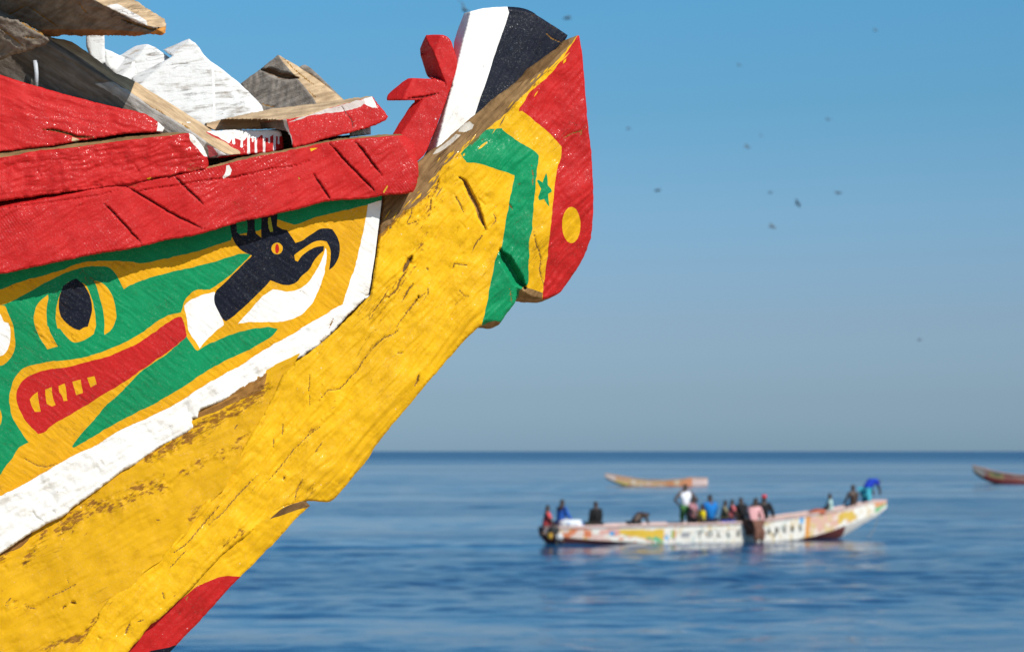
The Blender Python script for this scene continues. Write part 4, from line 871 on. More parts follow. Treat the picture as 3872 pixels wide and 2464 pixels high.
# ------------------------------------------------------------------ the sea
def sea():
    ys = [26.0]
    while ys[-1] < 420:
        ys.append(ys[-1] * 1.0031 + .01)
    ys = np.array(ys + list(np.geomspace(440, 45000, 40)))
    xs = np.linspace(-1, 1, 430)
    xs = np.sign(xs) * (np.abs(xs) * .45 + np.abs(xs) ** 3 * .55)
    X = xs[None, :] * (ys[:, None] * .85 + 30)
    Y = np.repeat(ys[:, None], len(xs), 1)
    Z = np.zeros_like(X)
    r = np.random.RandomState(4)
    res = np.gradient(ys)[:, None]
    gust = .75 + .9 * fbm(X / 28 + 7, Y / 16, 5, 3)
    for i in range(124):
        long = i >= 80
        lam = 3.2 * 2 ** (r.rand() * 2.3) if long else .42 * 2 ** (r.rand() * 3.0)
        th = r.normal(0, .6 if long else 1.0 if lam < 1.2 else .8) - .2
        kx, ky = math.sin(th) * 2 * math.pi / lam, math.cos(th) * 2 * math.pi / lam
        a = .0008 * lam if long else .0019 * lam ** .9
        fade = np.clip((lam / res - 2.2) / 2.0, 0, 1)
        wob = 1.2 * fbm(X / (lam * 5) + i * 3.1, Y / (lam * 4), 40 + i, 2)
        Z += a * fade * np.sin(kx * X + ky * Y + r.rand() * 6.28 + 2.5 * wob) * (1 + 1.1 * wob)
    Z *= gust
    m = len(xs)
    V = np.stack([X.ravel(), Y.ravel(), Z.ravel()], 1)
    ii = (np.arange(len(ys) - 1)[:, None] * m + np.arange(m - 1)[None, :]).ravel()
    T = np.stack([ii, ii + 1, ii + m + 1, ii + m], 1)
    t = NT('sea_water')
    co = t.n('ShaderNodeTexCoord').outputs['Object']
    streak = t.noise(t.mapping(co, scale=(.012, .05, 1)), 1, 4, .55, .3)
    streak2 = t.noise(t.mapping(co, scale=(.0012, .011, 1)), 1, 4, .5, .3)
    st = t.math('ADD', t.math('MULTIPLY', streak, .5), t.math('MULTIPLY', streak2, .5))
    rip = t.noise(t.mapping(co, scale=(3.0, 4.0, 1)), 1, 5, .6, .4)
    rip2 = t.noise(t.mapping(co, scale=(.35, .65, 1)), 1, 5, .6, .4)
    rip3 = t.noise(t.mapping(co, scale=(.05, .09, 1)), 1, 5, .6, .4)
    calm = t.smooth(st, .40, .60)
    h = t.math('ADD', t.math('MULTIPLY', rip, .05), t.math('MULTIPLY', rip2, .22))
    h = t.math('ADD', h, t.math('MULTIPLY', rip3, .9))
    h = t.math('MULTIPLY', h, t.math('ADD', .45, t.math('MULTIPLY', calm, .9)))
    col = t.mix(calm, (.007, .055, .14), (.004, .034, .10))
    far = t.n('ShaderNodeSeparateXYZ')
    t.set(far.inputs[0], co)
    far = t.smooth(far.outputs['Y'], 100, 1400)          # waves too far off to be built stay as roughness
    rg = t.math('ADD', t.math('ADD', .03, t.math('MULTIPLY', calm, .10)), t.math('MULTIPLY', far, .24))
    t.bsdf(col, rg, t.bump(h, 1.0, .30), .5, 1.333)
    return tag(mesh_from('sea', V, T, t.m, None, True), kind='structure')
sea()

# ------------------------------------------------------------------ wooden fishing boats on the water
def loft_boat(name, stern_uv, bow_uv, prof, beam, root_label, group, colours, rails, mats, flip=False, nseg=150):
    """A long plank-built canoe. stern_uv / bow_uv: where its waterline starts and ends; prof: rows of (x from 0 stern to 1 bow, keel z, chine z,
    top z, half width at the top). Gives the thing, its frame and a function from (x, across, z) to the world."""
    a, b = on_water(*stern_uv), on_water(*bow_uv)
    L = (b - a).length
    e1 = (b - a).normalized()
    e2 = Vector((0, 0, 1)).cross(e1)
    if e2.y < 0:
        e2 = -e2
    org = a + e2 * (beam / 2)
    root = thing(name, tuple(org), root_label, 'boat', group)
    W = lambda x, y, z: np.array(org + e1 * (x * L) + e2 * y + Vector((0, 0, z)))
    pr = np.array(prof)
    xs = np.linspace(pr[0, 0], pr[-1, 0], nseg)
    f = lambda k: np.interp(xs, pr[:, 0], pr[:, k])
    kz, cz, tz, hw = f(1), f(2), f(3), f(4)
    def skin(nm, rows, colfn, mat, both=True, inner=0.0):
        """A strip of hull between two edges; rows: list of (half width factor, z array)."""
        V, T, C = [], [], []
        for s in ((-1, 1) if both else (-1,)):
            k0 = len(V)
            for j, (wf, zz) in enumerate(rows):
                for i in range(nseg):
                    V.append(W(xs[i], s * max(.012, hw[i] * wf - inner), zz[i]))
            for j in range(len(rows) - 1):
                for i in range(nseg - 1):
                    q = (k0 + j * nseg + i, k0 + j * nseg + i + 1, k0 + (j + 1) * nseg + i + 1, k0 + (j + 1) * nseg + i)
                    T.append(q if (s < 0) else q[::-1])
                    C.append(rgba(colfn((xs[i] + xs[i + 1]) / 2, (j + .5) / (len(rows) - 1), s)))
        o = mesh_from(nm, np.array(V) - np.array(org), T, mat, None, True, np.array(C))
        o.parent = root
        return o
    lerp = lambda a_, b_, t_: a_ + (b_ - a_) * t_
    skin('hull_bottom', [(.05, kz), (.55, lerp(kz, cz, .45)), (.86, cz)], lambda x, t_, s: colours['bottom'](x, t_, s), mats['hull'])
    n = 14
    skin('hull_side', [(lerp(.86, 1.0, j / n), lerp(cz, tz - .10, j / n)) for j in range(n + 1)], colours['side'], mats['hull'])
    skin('top_plank', [(1.0, tz - .10), (1.045, tz - .09), (1.05, tz), (.97, tz + .005), (.96, tz - .09)], lambda x, t_, s: rails(x, t_, s), mats['hull'])
    skin('inner_lining', [(.96, tz - .08), (.86, lerp(cz, tz, .3)), (.3, lerp(kz, cz, .6)), (.0, kz + .08)][::-1], lambda x, t_, s: (.22, .13, .09), mats['hull'])
    return root, W, L, (xs, kz, cz, tz, hw)

def box(name, W, x, y, z, sx, sy, sz, mat, root, org, col=None, bev=.1):
    """A small squared timber or box given by its middle and sizes, edges eased."""
    bm = bmesh.new()
    bmesh.ops.create_cube(bm, size=1)
    bmesh.ops.scale(bm, verts=bm.verts, vec=(sx, sy, sz))
    bmesh.ops.bevel(bm, geom=bm.edges[:], offset=min(sx, sy, sz) * bev, segments=2, affect='EDGES')
    p0, p1 = Vector(W(x, y, z)), Vector(W(x + .001, y, z))
    e1 = (p1 - p0).normalized()
    e2 = Vector((0, 0, 1)).cross(e1)
    V = [np.array(p0 + e1 * v.co.x + e2 * v.co.y + Vector((0, 0, v.co.z))) - np.array(org) for v in bm.verts]
    bm.verts.index_update()
    T = [tuple(v.index for v in f_.verts) for f_ in bm.faces]
    o = mesh_from(name, V, T, mat, None, False, None if col is None else np.tile(np.array(rgba(col)), (len(T), 1)))
    bm.free()
    if root is not None:
        o.parent = root
    return o

BOATM = attr_mat('boat_paint')
cream, salmon, maroon = (.72, .69, .62), (.60, .36, .32), (.17, .045, .035)
def side_big(x, t_, s):
    u = uof(x)
    n1 = vnoise(np.array([u / 26.0]), np.array([t_ * 3.0 + 5]), 8)[0]
    n2 = vnoise(np.array([u / 9.0]), np.array([t_ * 5.0]), 12)[0]
    if u < 2220:
        return (.62, .20, .09) if n1 > .12 else (.70, .46, .18) if n2 > .22 else (.68, .55, .47)
    if 2292 < u < 2310 and .42 < t_ < .74:
        return (.05, .32, .62)
    if 2330 < u < 2490:
        k = (u - 2330) / 160
        if .12 + .5 * (1 - k) < t_ + .1 * n1 + .1 < .93:
            return (.66, .43, .05) if t_ > .35 + .2 * n1 or n2 < .1 else (.10, .40, .22)
        if t_ < .4 and n2 > .12:
            return (.16, .42, .28) if n1 > 0 else (.62, .24, .12)
    if 2250 < u < 2420 and .5 + .3 * n1 < t_ < .74 + .3 * n1:
        return (.64, .30, .24)
    if u < 2420:
        return (.66, .46, .40) if n1 > .1 else cream
    if 2470 < u < 2540 and n2 > .1:
        return (.18, .42, .62) if n1 > 0 else (.62, .27, .12)
    if 2518 < u < 2540 and .3 < t_ < .8:
        return (.62, .30, .10) if u > 2529 else (.24, .42, .12)
    if 3035 < u < 3052:
        return (.64, .28, .06)
    if 3005 < u < 3030 and t_ > .72:
        return (.14, .36, .62)
    if 3050 < u < 3170:
        return (.62, .38, .30) if n1 + t_ * .5 > .1 and n2 < .2 else (.68, .57, .48) if n2 < .1 else (.60, .46, .24)
    if 3170 < u < 3245:
        return (.62, .42, .08) if .25 < t_ + .6 * n1 < .65 else (.64, .33, .2) if n2 > .2 else cream
    if u > 3325:
        return (.60, .26, .12) if t_ > .5 else (.16, .42, .2)
    return cream if n2 < .2 else (.62, .50, .30) if n1 > -.1 else (.50, .54, .50)
def rails_big(x, t_, s):
    n1 = vnoise(np.array([x * 30]), np.array([t_ * 2]), 3)[0]
    return (.45, .33, .30) if n1 < .05 else (.52, .36, .33)
def side_u(x, y=0.0):
    q = np.array(A0 + (B0 - A0) * x) + y * np.array(E20) - CAMP
    return 1936 + q[0] / (q[1] * cp + q[2] * sp_) / K
A0, B0 = on_water(2080, 2066), on_water(3190, 2042)
E20 = Vector((0, 0, 1)).cross((B0 - A0).normalized())
_xs = np.linspace(-.2, 1.4, 400)
_us = np.array([side_u(x, .35) for x in _xs])
def uof(x):
    return float(np.interp(x, _xs, _us))
def xof(u):
    """How far along the white canoe (0 stern .. 1 bow) its near side is seen at u."""
    return float(np.interp(u, _us, _xs))
BIG_PROF = [(2064, .30, .42, .66, .18), (2088, .05, .36, .69, .40), (2140, -.12, .30, .70, .55), (2250, -.2, .19, .71, .64), (2350, -.25, .12, .72, .70), (2460, -.28, .04, .73, .74), (2650, -.3, .0, .735, .75), (2800, -.28, .01, .77, .73), (2900, -.26, .04, .85, .70), (3000, -.2, .06, .95, .62), (3080, -.12, .20, 1.04, .54), (3150, -.02, .38, 1.13, .44), (3200, .08, .54, 1.21, .35), (3240, .30, .66, 1.29, .27), (3290, .60, .84, 1.40, .17), (3336, .86, 1.02, 1.47, .09), (3374, 1.16, 1.30, 1.47, .035)]
prof = [(xof(r_[0]), *r_[1:]) for r_ in BIG_PROF]
big, WB, LB, PB = loft_boat('fishing_canoe', (2080, 2066), (3190, 2042), prof, 1.4, 'long white fishing canoe with painted lettering, crowded with people on the sea', 'wooden fishing canoes on the sea',
                            {'bottom': lambda x, t_, s: cream if x > xof(3205) else maroon if (uof(x) < 2400 or uof(x) > 2980) else (.30, .26, .2), 'side': side_big}, rails_big, {'hull': BOATM})
OB = big.location
for k, x in enumerate((.10, .24, .36, .46, .55, .63, .72, .82, .90)):
    tz = float(np.interp(x, PB[0], PB[3]))
    hw = float(np.interp(x, PB[0], PB[4]))
    box('thwart', WB, x, 0, tz - .14, .22, hw * 1.9, .05, BOATM, big, OB, (.36, .25, .19))
def letters(word, u0, u1, v0):
    for i, chh in enumerate(word):
        x = xof(u0 + (u1 - u0) * i / (len(word) - 1))
        cu = bpy.data.curves.new('letter', 'FONT')
        cu.body, cu.size, cu.extrude, cu.align_x, cu.align_y, cu.resolution_u = chh, .30, .004, 'CENTER', 'CENTER', 3
        cu.offset = .008
        tmp = bpy.data.objects.new('letter', cu)
        me = bpy.data.meshes.new_from_object(tmp)
        bpy.data.objects.remove(tmp)
        bpy.data.curves.remove(cu)
        cz, tz, hw = (float(np.interp(x, PB[0], PB[q])) for q in (2, 3, 4))
        tz -= .10
        zc = cz + (tz - cz) * v0
        for v in me.vertices:
            xx, zz = x + v.co.x / LB, zc + v.co.y
            hw_, cz_, tz_ = (float(np.interp(xx, PB[0], PB[q])) for q in (4, 2, 3))
            t_ = (zz - cz_) / (tz_ - .10 - cz_)
            v.co = Vector(WB(xx, -(hw_ * (.86 + .14 * t_) + .012 + v.co.z), zz)) - OB
        me.materials.append(LETM)
        o = bpy.data.objects.new('letter', me)
        COL.objects.link(o)
        o.parent = big
LETM = plain_mat('dark_lettering', (.035, .04, .035), .6)
letters('TOLLE', 2626, 2772, .50)
letters('ABERE', 2889, 3013, .50)
def side_patch(name, x0, x1, t0, t1, mat):
    V = []
    for x, t_ in ((x0, t0), (x1, t0), (x1, t1), (x0, t1)):
        cz, tz, hw = (float(np.interp(x, PB[0], PB[q])) for q in (2, 3, 4))
        V.append(WB(x, -(hw * (.86 + .14 * t_) + .013), cz + (tz - .1 - cz) * t_) - np.array(OB))
    V += [v + np.array((0, .02, 0)) for v in V]
    o = mesh_from(name, V, [(0, 1, 2, 3), (7, 6, 5, 4), (0, 4, 5, 1), (1, 5, 6, 2), (2, 6, 7, 3), (3, 7, 4, 0)], mat, None, False)
    o.parent = big
side_patch('number_plate', xof(2557), xof(2588), .36, .66, plain_mat('grey_plate', (.3, .3, .3), .6))

# far canoe and the brown one at the edge of the picture
def side_far(x, t_, s):
    n1 = vnoise(np.array([x * 16.0]), np.array([t_ * 2.0]), 21)[0]
    n2 = vnoise(np.array([x * 45.0]), np.array([t_ * 3.0]), 22)[0]
    if x > .92:
        return (.68, .56, .50)
    if x > .80:
        return (.60, .34, .20) if t_ > .35 else (.60, .48, .16)
    if x < .16:
        return (.66, .50, .46)
    if x < .24:
        return (.62, .25, .12)
    return (.58, .26, .12) if n1 > .02 else (.66, .54, .40) if n2 > .0 else (.56, .36, .18)
prof2 = [(0, .0, .06, .72, .45), (.05, -.1, .04, .74, .55), (.18, -.2, .02, .80, .62), (.25, -.2, .02, .68, .66), (.4, -.25, .0, .57, .7), (.6, -.25, .0, .58, .68), (.74, -.2, .02, .76, .6), (.84, -.02, .12, .90, .48), (.93, .25, .42, 1.04, .3), (1.0, .55, .72, 1.14, .16), (1.03, .8, .9, 1.14, .06)]
far_b, WF, LF, PF = loft_boat('fishing_canoe', (2677, 1836), (2300, 1836), prof2, 1.3, 'small orange and white canoe farther out, empty, behind the crowded canoe', 'wooden fishing canoes on the sea',
                              {'bottom': lambda x, t_, s: (.16, .14, .08), 'side': side_far}, lambda x, t_, s: (.55, .30, .16) if x < .2 or x > .75 else (.36, .24, .17), {'hull': BOATM}, nseg=80)
OF = far_b.location
for x in (.2, .32, .44, .56, .68):
    box('thwart', WF, x, 0, .45, .25, 1.1, .06, BOATM, far_b, OF, (.2, .15, .12))
for x, h_ in ((.50, .76), (.55, .80), (.62, .80)):
    tube('oar_post', [WF(x, .3, .4), WF(x + .002, .3, h_)], .03, plain_mat('dark_post', (.08, .07, .06)), far_b)
def side_brown(x, t_, s):
    n1 = vnoise(np.array([x * 14.0]), np.array([t_ * 2.0]), 31)[0]
    if x > .90:
        return (.56, .46, .36)
    if .74 < x < .86 and t_ > .45:
        return (.60, .42, .15) if n1 < .18 else (.16, .28, .14)
    if t_ < .35:
        return (.34, .06, .045)
    return (.56, .20, .14) if n1 < .1 else (.60, .34, .26)
prof3 = [(0, -.2, .0, .75, .5), (.3, -.25, .0, .74, .66), (.5, -.25, .0, .80, .66), (.65, -.22, .02, .92, .62), (.76, -.12, .08, 1.1, .5), (.85, .05, .3, 1.32, .34), (.92, .42, .75, 1.6, .2), (.98, .92, 1.2, 1.78, .1), (1.0, 1.3, 1.5, 1.92, .05)]
br_b, WR, LRB, PR_ = loft_boat('fishing_canoe', (4140, 1829), (3672, 1826), prof3, 1.3, 'dark red canoe with a raised bow at the edge of the picture', 'wooden fishing canoes on the sea',
                               {'bottom': lambda x, t_, s: (.05, .03, .03), 'side': side_brown}, lambda x, t_, s: (.40, .22, .16), {'hull': BOATM}, nseg=80)
for x in (.1, .25, .4, .55):
    box('thwart', WR, x, 0, .68, .25, 1.1, .06, BOATM, br_b, br_b.location, (.2, .15, .12))

# ------------------------------------------------------------------ the things aboard
def mat_c(cache={}, **kw):
    return None
_mats = {}
def cloth(colr):
    k = tuple(round(x, 3) for x in colr)
    if k not in _mats:
        _mats[k] = plain_mat('cloth', colr, .85, .2, 14, .006, .2)
    return _mats[k]
SKIN = plain_mat('dark_skin', (.055, .032, .022), .5, .15, 20, .001)
HAIR = plain_mat('black_hair', (.010, .009, .009), .8)
def at_px(u, v, y=0.0):
    """World point seen at (u, v) on the canoe's length, y across it."""
    d = rays([(u, v)])[0]
    p = Vector(WB(xof(u), y, 0))
    e1 = (Vector(WB(1, 0, 0)) - Vector(WB(0, 0, 0))).normalized()
    nrm = Vector((0, 0, 1)).cross(e1)
    t = (p - Vector(CAMP)).dot(nrm) / Vector(d).dot(nrm)
    return Vector(CAMP) + Vector(d) * t

def skin_mesh(name, pts, edges, rad, mat, root, org, lev=2):
    me = bpy.data.meshes.new(name)
    me.from_pydata([tuple(Vector(p) - org) for p in pts], edges, [])
    o = bpy.data.objects.new(name, me)
    COL.objects.link(o)
    sk = o.modifiers.new('skin', 'SKIN')
    sk.use_smooth_shade = True
    for i, v in enumerate(me.skin_vertices[0].data):
        r_ = rad[i]
        v.radius = r_ if isinstance(r_, tuple) else (r_, r_)
        v.use_root = (i == 0)
    ss = o.modifiers.new('smooth', 'SUBSURF')
    ss.levels = ss.render_levels = lev
    me.materials.append(mat)
    if root is not None:
        o.parent = root
    return o

e1B = (Vector(WB(1, 0, 0)) - Vector(WB(0, 0, 0))).normalized()
e2B = Vector((0, 0, 1)).cross(e1B)
def person(label, uv, y, J, shirt=None, trousers=None, hair=True, cap=None, sleeves='short', skin=None, size=1.0, baggy=1.14):
    """One figure. uv, y: where the pelvis is; J: joints as (along the boat, across, up) metres from the pelvis."""
    size *= 1.09
    org = at_px(*uv, y)
    root = thing('person', tuple(org), label, 'person', 'people aboard the white canoe')
    Wp = lambda p: org + (e1B * p[0] + e2B * p[1] + Vector((0, 0, p[2]))) * size
    names = ['pelvis', 'waist', 'chest', 'neck', 'head', 'crown', 'shl', 'ell', 'hal', 'shr', 'elr', 'har', 'hpl', 'knl', 'fol', 'tol', 'hpr', 'knr', 'for', 'tor']
    ed = [(0, 1), (1, 2), (2, 3), (3, 4), (4, 5), (2, 6), (6, 7), (7, 8), (2, 9), (9, 10), (10, 11), (0, 12), (12, 13), (13, 14), (14, 15), (0, 16), (16, 17), (17, 18), (18, 19)]
    rad = [.13, .115, .135, .055, .085, .075, .062, .045, .032, .062, .045, .032, .09, .062, .042, .03, .09, .062, .042, .03]
    rad = [r_ * size for r_ in rad]
    P = [Wp(J[n]) for n in names]
    skin_mesh('body', P, ed, rad, skin or SKIN, root, org, 2)
    if shirt:
        ix = [0, 1, 2, 3, 6, 9] + ([7, 10] if sleeves != 'none' else []) + ([8, 11] if sleeves == 'long' else [])
        mp = {a: k for k, a in enumerate(ix)}
        pts = [P[a].copy() for a in ix]
        pts[3] = P[2] + (P[3] - P[2]) * .55
        if sleeves == 'short':
            for a, b in ((7, 6), (10, 9)):
                pts[mp[a]] = P[b] + (P[a] - P[b]) * .62
        if sleeves == 'long':
            for a, b in ((8, 7), (11, 10)):
                pts[mp[a]] = P[b] + (P[a] - P[b]) * .85
        rr = [rad[a] * 1.17 + .012 for a in ix]
        rr[3] = rad[3] + .02
        skin_mesh('shirt', pts, [(mp[a], mp[b]) for a, b in ed if a in mp and b in mp], rr, cloth(shirt), root, org, 2)
    if trousers:
        tc, ln = trousers if isinstance(trousers[0], tuple) else (trousers, 'long')
        ix = [0, 12, 13, 16, 17] + ([14, 18] if ln == 'long' else [])
        mp = {a: k for k, a in enumerate(ix)}
        pts = [P[a].copy() for a in ix]
        if ln == 'long':
            for a, b in ((14, 13), (18, 17)):
                pts[mp[a]] = P[b] + (P[a] - P[b]) * .88
        rr = [rad[a] * baggy + .012 for a in ix]
        skin_mesh('trousers', pts, [(mp[a], mp[b]) for a, b in ed if a in mp and b in mp], rr, cloth(tc), root, org, 2)
    h0, h1 = P[4], P[5]
    up = (h1 - h0).normalized()
    if cap:
        skin_mesh('cap', [h0 + up * .02 * size, h1 + up * .02 * size, h1 + up * .05 * size], [(0, 1), (1, 2)], [.098 * size, .092 * size, .05 * size], cloth(cap), root, org, 2)
    elif hair:
        skin_mesh('hair', [h0 + up * .03 * size, h1 + up * .025 * size], [(0, 1)], [.09 * size, .078 * size], HAIR, root, org, 2)
    return root

def pose(lean=(0, 0), turn=0.0, kind='sit', arms='knees', twist=0.0):
    """Joints of a sitting, standing or bending figure. turn: where it faces, radians from the bow direction; lean: (forward, sideways) metres at the chest."""
    lf, ls = lean
    J = {'pelvis': (0, 0, 0), 'waist': (lf * .4, ls * .4, .20), 'chest': (lf, ls, .41), 'neck': (lf * 1.25, ls * 1.25, .555), 'head': (lf * 1.4 + .02, ls * 1.4, .655), 'crown': (lf * 1.45 + .01, ls * 1.45, .745)}
    if kind == 'bend':
        J.update(waist=(.12, 0, .15), chest=(.33, 0, .25), neck=(.47, 0, .27), head=(.57, 0, .25), crown=(.64, 0, .29))
    ch = J['chest']
    for s, q in ((1, 'l'), (-1, 'r')):
        J['sh' + q] = (ch[0], ch[1] + s * .185, ch[2] + .07)
        J['hp' + q] = (.03 if kind == 'sit' else 0, s * .095, -.04)
        if kind == 'sit':
            J['kn' + q] = (.43, s * .13, .0)
            J['fo' + q] = (.46, s * .12, -.40)
            J['to' + q] = (.58, s * .13, -.43)
        else:
            J['kn' + q] = (.05, s * .11, -.44)
            J['fo' + q] = (.0, s * .12, -.84)
            J['to' + q] = (.15, s * .14, -.88)
        if arms == 'knees':
            J['el' + q] = (ch[0] + .12, ch[1] + s * .25, ch[2] - .2)
            J['ha' + q] = (ch[0] + .33, ch[1] + s * .15, ch[2] - .32)
        elif arms == 'hips':
            J['el' + q] = (ch[0] - .10, ch[1] + s * .40, ch[2] - .17)
            J['ha' + q] = (.03, s * .20, .08)
        elif arms == 'down':
            J['el' + q] = (ch[0] + .03, ch[1] + s * .23, ch[2] - .22)
            J['ha' + q] = (ch[0] + .10, ch[1] + s * .21, ch[2] - .46)
        elif arms == 'reach':
            J['el' + q] = (ch[0] + .14, ch[1] + s * .2, ch[2] - .22)
            J['ha' + q] = (ch[0] + .2, ch[1] + s * .16, ch[2] - .44)
    co_, si = math.cos(turn), math.sin(turn)
    return {k: (a * co_ - b * si, a * si + b * co_, z) for k, (a, b, z) in J.items()}
PI = math.pi
# turn: 0 faces the bow (right in the picture), PI the stern, PI/2 away over the far side, -PI/2 towards the beach
person('person in a red and white top sitting low at the stern end', (2066, 1999), -.05, pose((.02, 0), -.3), shirt=(.55, .07, .07), trousers=(.05, .05, .06))
person('person in blue sitting above the white bundle with legs along the canoe', (2119, 1977), .15, pose((.04, 0), .1), shirt=(.02, .09, .36), trousers=((.03, .10, .34), 'long'), sleeves='long')
person('person in black standing upright alone between the bundle and the stooping man', (2254, 1984), .0, pose((0, 0), PI / 2 + .2, 'stand', 'down'), shirt=(.012, .012, .013), trousers=(.015, .015, .018), sleeves='long')
person('bare backed person stooping low over the side of the canoe', (2394, 1978), .05, pose((0, 0), .15, 'bend', 'reach'), trousers=((.02, .02, .025), 'short'))
person('tall person in a white vest standing with hands on hips', (2592, 1917), .1, pose((0, 0), PI / 2 - .3, 'stand', 'hips'), shirt=(.70, .70, .74), trousers=((.06, .16, .05), 'short'), sleeves='none')
person('person in a red and grey top sitting close to the tall man in white', (2617, 1963), -.1, pose((.02, 0), -.9), shirt=(.34, .16, .18), trousers=(.02, .02, .025))
person('small person in bright yellow clothes leaning on the gunwale', (2649, 1983), -.42, pose((-.06, 0), PI * .92), shirt=(.62, .48, .01), trousers=(.60, .42, .02), size=.88)
person('broad person in a bright blue jacket sitting in the middle of the group', (2686, 1967), .05, pose((0, 0), PI / 2), shirt=(.01, .14, .42), trousers=(.015, .02, .04), sleeves='long', size=1.12)
person('person in an olive top and blue trousers with bowed head', (2734, 1972), -.15, pose((.05, 0), -.5), shirt=(.17, .15, .08), trousers=(.02, .06, .36), size=.95)
person('slim person with a pink top sitting behind the one in olive', (2762, 1966), .25, pose((.04, 0), -.3), shirt=(.50, .12, .13), trousers=(.07, .06, .06), size=.92)
person('person in a black waistcoat sitting with back turned beside the pink shirt', (2805, 1966), .1, pose((.02, 0), PI / 2 + .1), shirt=(.012, .012, .014), trousers=(.02, .02, .02))
person('person in a pale pink shirt hanging brown trousered legs over the side', (2848, 1981), -.86, dict(pose((-.10, .12), -PI / 2, 'sit', 'reach'), knl=(-.02, -.26, -.20), fol=(-.08, -.24, -.56), tol=(-.1, -.34, -.60), knr=(.18, -.26, -.20), **{'for': (.12, -.24, -.56), 'tor': (.13, -.34, -.60)}), shirt=(.56, .30, .30), trousers=(.15, .072, .05), sleeves='long', size=1.08, baggy=1.9)
person('person in a black coat and bright red cap', (2889, 1967), .0, pose((.0, 0), -PI / 2 - .2), shirt=(.012, .012, .014), trousers=(.02, .02, .022), cap=(.60, .025, .035), sleeves='long', size=1.1)
person('person in a dark coat half hidden behind the red cap', (2860, 1966), .35, pose((0, 0), PI / 2), shirt=(.02, .014, .016), trousers=(.02, .02, .022), sleeves='long')
person('person in a pale green shirt sitting alone towards the bow', (3137, 1937), .0, pose((-.02, 0), PI - .4), shirt=(.42, .60, .55), trousers=(.06, .06, .07), size=.86)
person('bare backed person sitting with crossed arms on the bow', (3227, 1916), .02, pose((0, 0), PI / 2 + .1, arms='knees'), trousers=((.018, .022, .05), 'long'))
person('person in a blue shirt bending over on the tip of the bow', (3273, 1851), .05, pose((0, 0), .1, 'bend', 'reach'), shirt=(.015, .045, .40), trousers=((.06, .38, .46), 'short'), sleeves='short')

def lump(name, label, cat, uv, y, size, mat, seed, squash=1.0, extra=None):
    """A soft bundle: a ball pressed down and creased."""
    bm = bmesh.new()
    bmesh.ops.create_icosphere(bm, subdivisions=3, radius=1)
    P = np.array([v.co for v in bm.verts])
    k = 1 + .35 * fbm(P[:, 0] * 1.7 + 3, P[:, 1] * 1.7 + P[:, 2] * 2, seed, 3)
    P = P * k[:, None] * np.array(size)
    P[:, 2] = np.maximum(P[:, 2], -size[2] * .55)
    T = [tuple(v.index for v in f_.verts) for f_ in bm.faces]
    bm.free()
    o0 = np.array(at_px(*uv, y))
    R3 = np.array([e1B, e2B, (0, 0, 1)])
    root = thing(name, tuple(o0), label, cat)
    mesh_from('wrapping', P @ R3, T, mat, None, True).parent = root
    if extra:
        extra(root, o0)
    return root
def knots(root, o0):
    for x in (-.28, .02, .3):
        mesh_ = tube('blue_band', [o0 + np.array(e1B) * x + np.array(e2B) * (-.36 * math.cos(a)) + np.array((0, 0, .17 * math.sin(a))) for a in np.linspace(.1, 3.0, 9)], .022, cloth((.10, .25, .55)), root, 6)
lump('net_bundle', 'white bundle with blue bands lying on the stern gunwale', 'bundle', (2160, 1986), -.2, (.45, .36, .22), cloth((.62, .64, .66)), 5, extra=knots)
lump('tarpaulin_heap', 'orange and black heap lying before the person in pale green', 'heap', (3090, 1938), -.25, (.40, .3, .15), cloth((.34, .09, .04)), 8)
lump('cloth_bundle', 'white cloth lying at the knees of the red cap', 'bundle', (2877, 1967), -.45, (.17, .15, .11), cloth((.55, .54, .52)), 9)
lump('dark_net', 'dark flat net heap beside the person in black', 'net', (2220, 1980), .1, (.26, .3, .09), cloth((.02, .022, .015)), 10)
# outboard motor on its bracket
mo = at_px(2102, 2030, -.45)
mot = thing('outboard_motor', tuple(mo), 'dark outboard motor with a pale cover hung at the stern', 'motor', None)
Wm = lambda x, y, z: np.array(mo + e1B * x + e2B * y + Vector((0, 0, z)))
DK, PALE = plain_mat('motor_black', (.03, .03, .028), .4), plain_mat('motor_cover', (.52, .53, .53), .5)
box('cowling', Wm, .1, -.08, .02, .26, .2, .22, PALE, mot, mo, bev=.3)
box('bracket', Wm, -.06, .05, .26, .36, .3, .22, DK, mot, mo, bev=.2)
box('shaft', Wm, .0, -.05, -.25, .10, .10, .45, DK, mot, mo, bev=.2)
box('fuel_tank', Wm, -.24, .0, .06, .16, .2, .22, plain_mat('yellow_tank', (.42, .24, .03), .5), mot, mo, bev=.25)
# mooring line from the bow into the water
rp = [np.array(at_px(u, v, .0)) for u, v in ((3318, 1955), (3312, 1985), (3300, 2010), (3284, 2030), (3262, 2046))]
rope = tube('mooring_line', rp, .012, plain_mat('rope', (.2, .19, .17)), None, 6)
tag(rope, 'thin mooring line hanging from the bow into the water', 'rope')

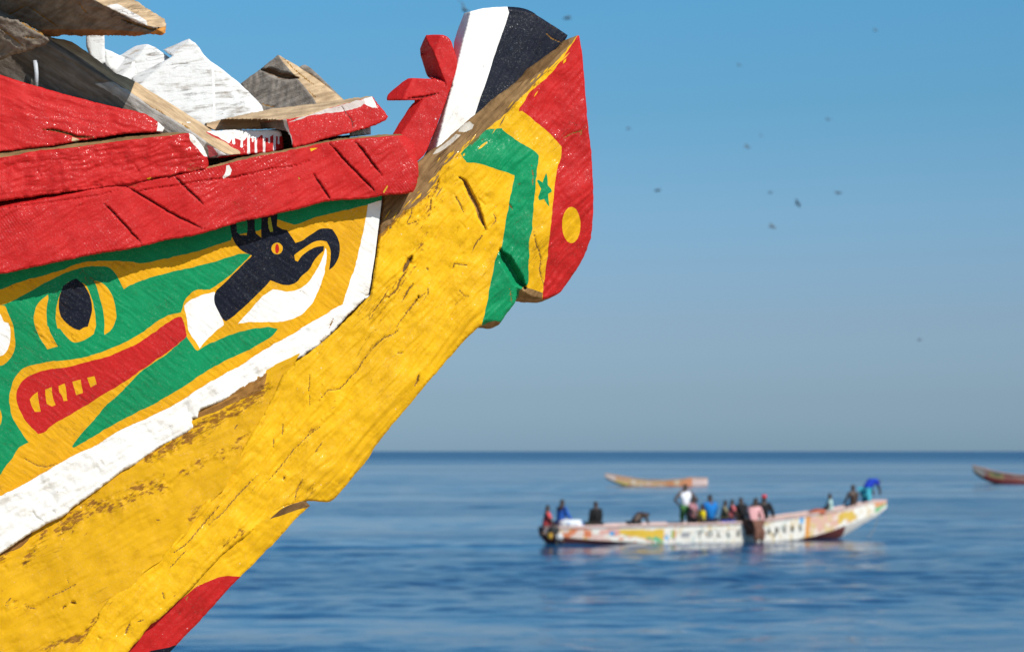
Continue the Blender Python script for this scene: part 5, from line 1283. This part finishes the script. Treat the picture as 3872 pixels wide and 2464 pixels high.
# ------------------------------------------------------------------ birds over the sea
FEATH = plain_mat('grey_feather', (.07, .08, .09), .8)
def bird(label, u, v, dist, span, roll, yaw, group='birds flying over the sea'):
    d = Vector(rays([(u, v)])[0])
    o = CAMP + np.array(d) * dist
    s = span / 2
    prof_ = [(-.30, .012), (-.2, .04), (-.05, .07), (.1, .065), (.2, .045), (.27, .04), (.33, .008)]
    V, T = [], []
    for x, r_ in prof_:
        V += [(x * s * 2, r_ * s * 2 * math.cos(a), r_ * s * 2 * math.sin(a)) for a in np.linspace(0, 6.2832, 7)[:-1]]
    for i in range(len(prof_) - 1):
        T += [(i * 6 + j, i * 6 + (j + 1) % 6, (i + 1) * 6 + (j + 1) % 6, (i + 1) * 6 + j) for j in range(6)]
    rz = Matrix.Rotation(yaw, 3, 'Z') @ Matrix.Rotation(roll, 3, 'X')
    tv = lambda L_: [tuple(rz @ Vector(p)) for p in L_]
    root = thing('bird', tuple(o), label, 'bird', group)
    mesh_from('body', tv(V), T, FEATH, root, True)
    for q in (1, -1):
        wv = [(.10, .05, .02), (-.06, .05, .02), (.14, .26, .12), (-.05, .27, .12), (.06, .5, .09), (-.02, .5, .085)]
        wv = [(a * s * 2, q * b * s * 2, z * s * 2) for a, b, z in wv]
        wv = wv + [(a, b, z - .02 * s) for a, b, z in wv]
        wt = [(0, 1, 3, 2), (2, 3, 5, 4), (6, 8, 9, 7), (8, 10, 11, 9), (0, 2, 8, 6), (2, 4, 10, 8), (1, 7, 9, 3), (3, 9, 11, 5), (4, 5, 11, 10)]
        mesh_from('wing', tv(wv), wt, FEATH, root, False)
    for ch_ in root.children:
        ch_.matrix_parent_inverse = Matrix.Identity(4)
    return root
BIRDS = [('dark bird in the middle of the flock, lowest of its cluster', 2919, 858, 150, .50, .5, .4), ('bird just above and beside the lowest one of the cluster', 3017, 771, 160, .46, .7, 2.6), ('bird of the upper pair in mid sky, the darker of the two', 2824, 556, 160, .42, .6, .5), ('paler bird of the upper pair in mid sky', 2876, 512, 170, .38, .9, 1.4),
         ('slanting bird between the red beak and the flock', 2486, 721, 170, .52, .2, -.5), ('slanting bird at the far side of the flock', 3168, 730, 170, .55, .2, .6), ('bird high in the sky above the flock', 2794, 248, 180, .38, .6, .8), ('single bird highest and farthest out in the sky', 3309, 116, 190, .40, .5, .2),
         ('bird above the black tip of the fin', 2144, 70, 160, .62, .3, -.4), ('faint bird close to the red beak, level with the star', 2375, 487, 200, .40, .3, .3), ('faint bird between the upper pair and the high bird', 3130, 452, 200, .42, .4, .6), ('faint bird just over the middle of the flock', 2912, 729, 210, .46, .2, -.6),
         ('tiny bird lying flat low over the horizon above the dark red canoe', 3476, 1285, 300, .62, .0, .1), ('bird partly hidden by the white tip of the fin', 1757, 38, 110, .75, .8, 1.3)]
for b in BIRDS:
    bird(*b[:4], b[4] * 1.7, *b[5:])
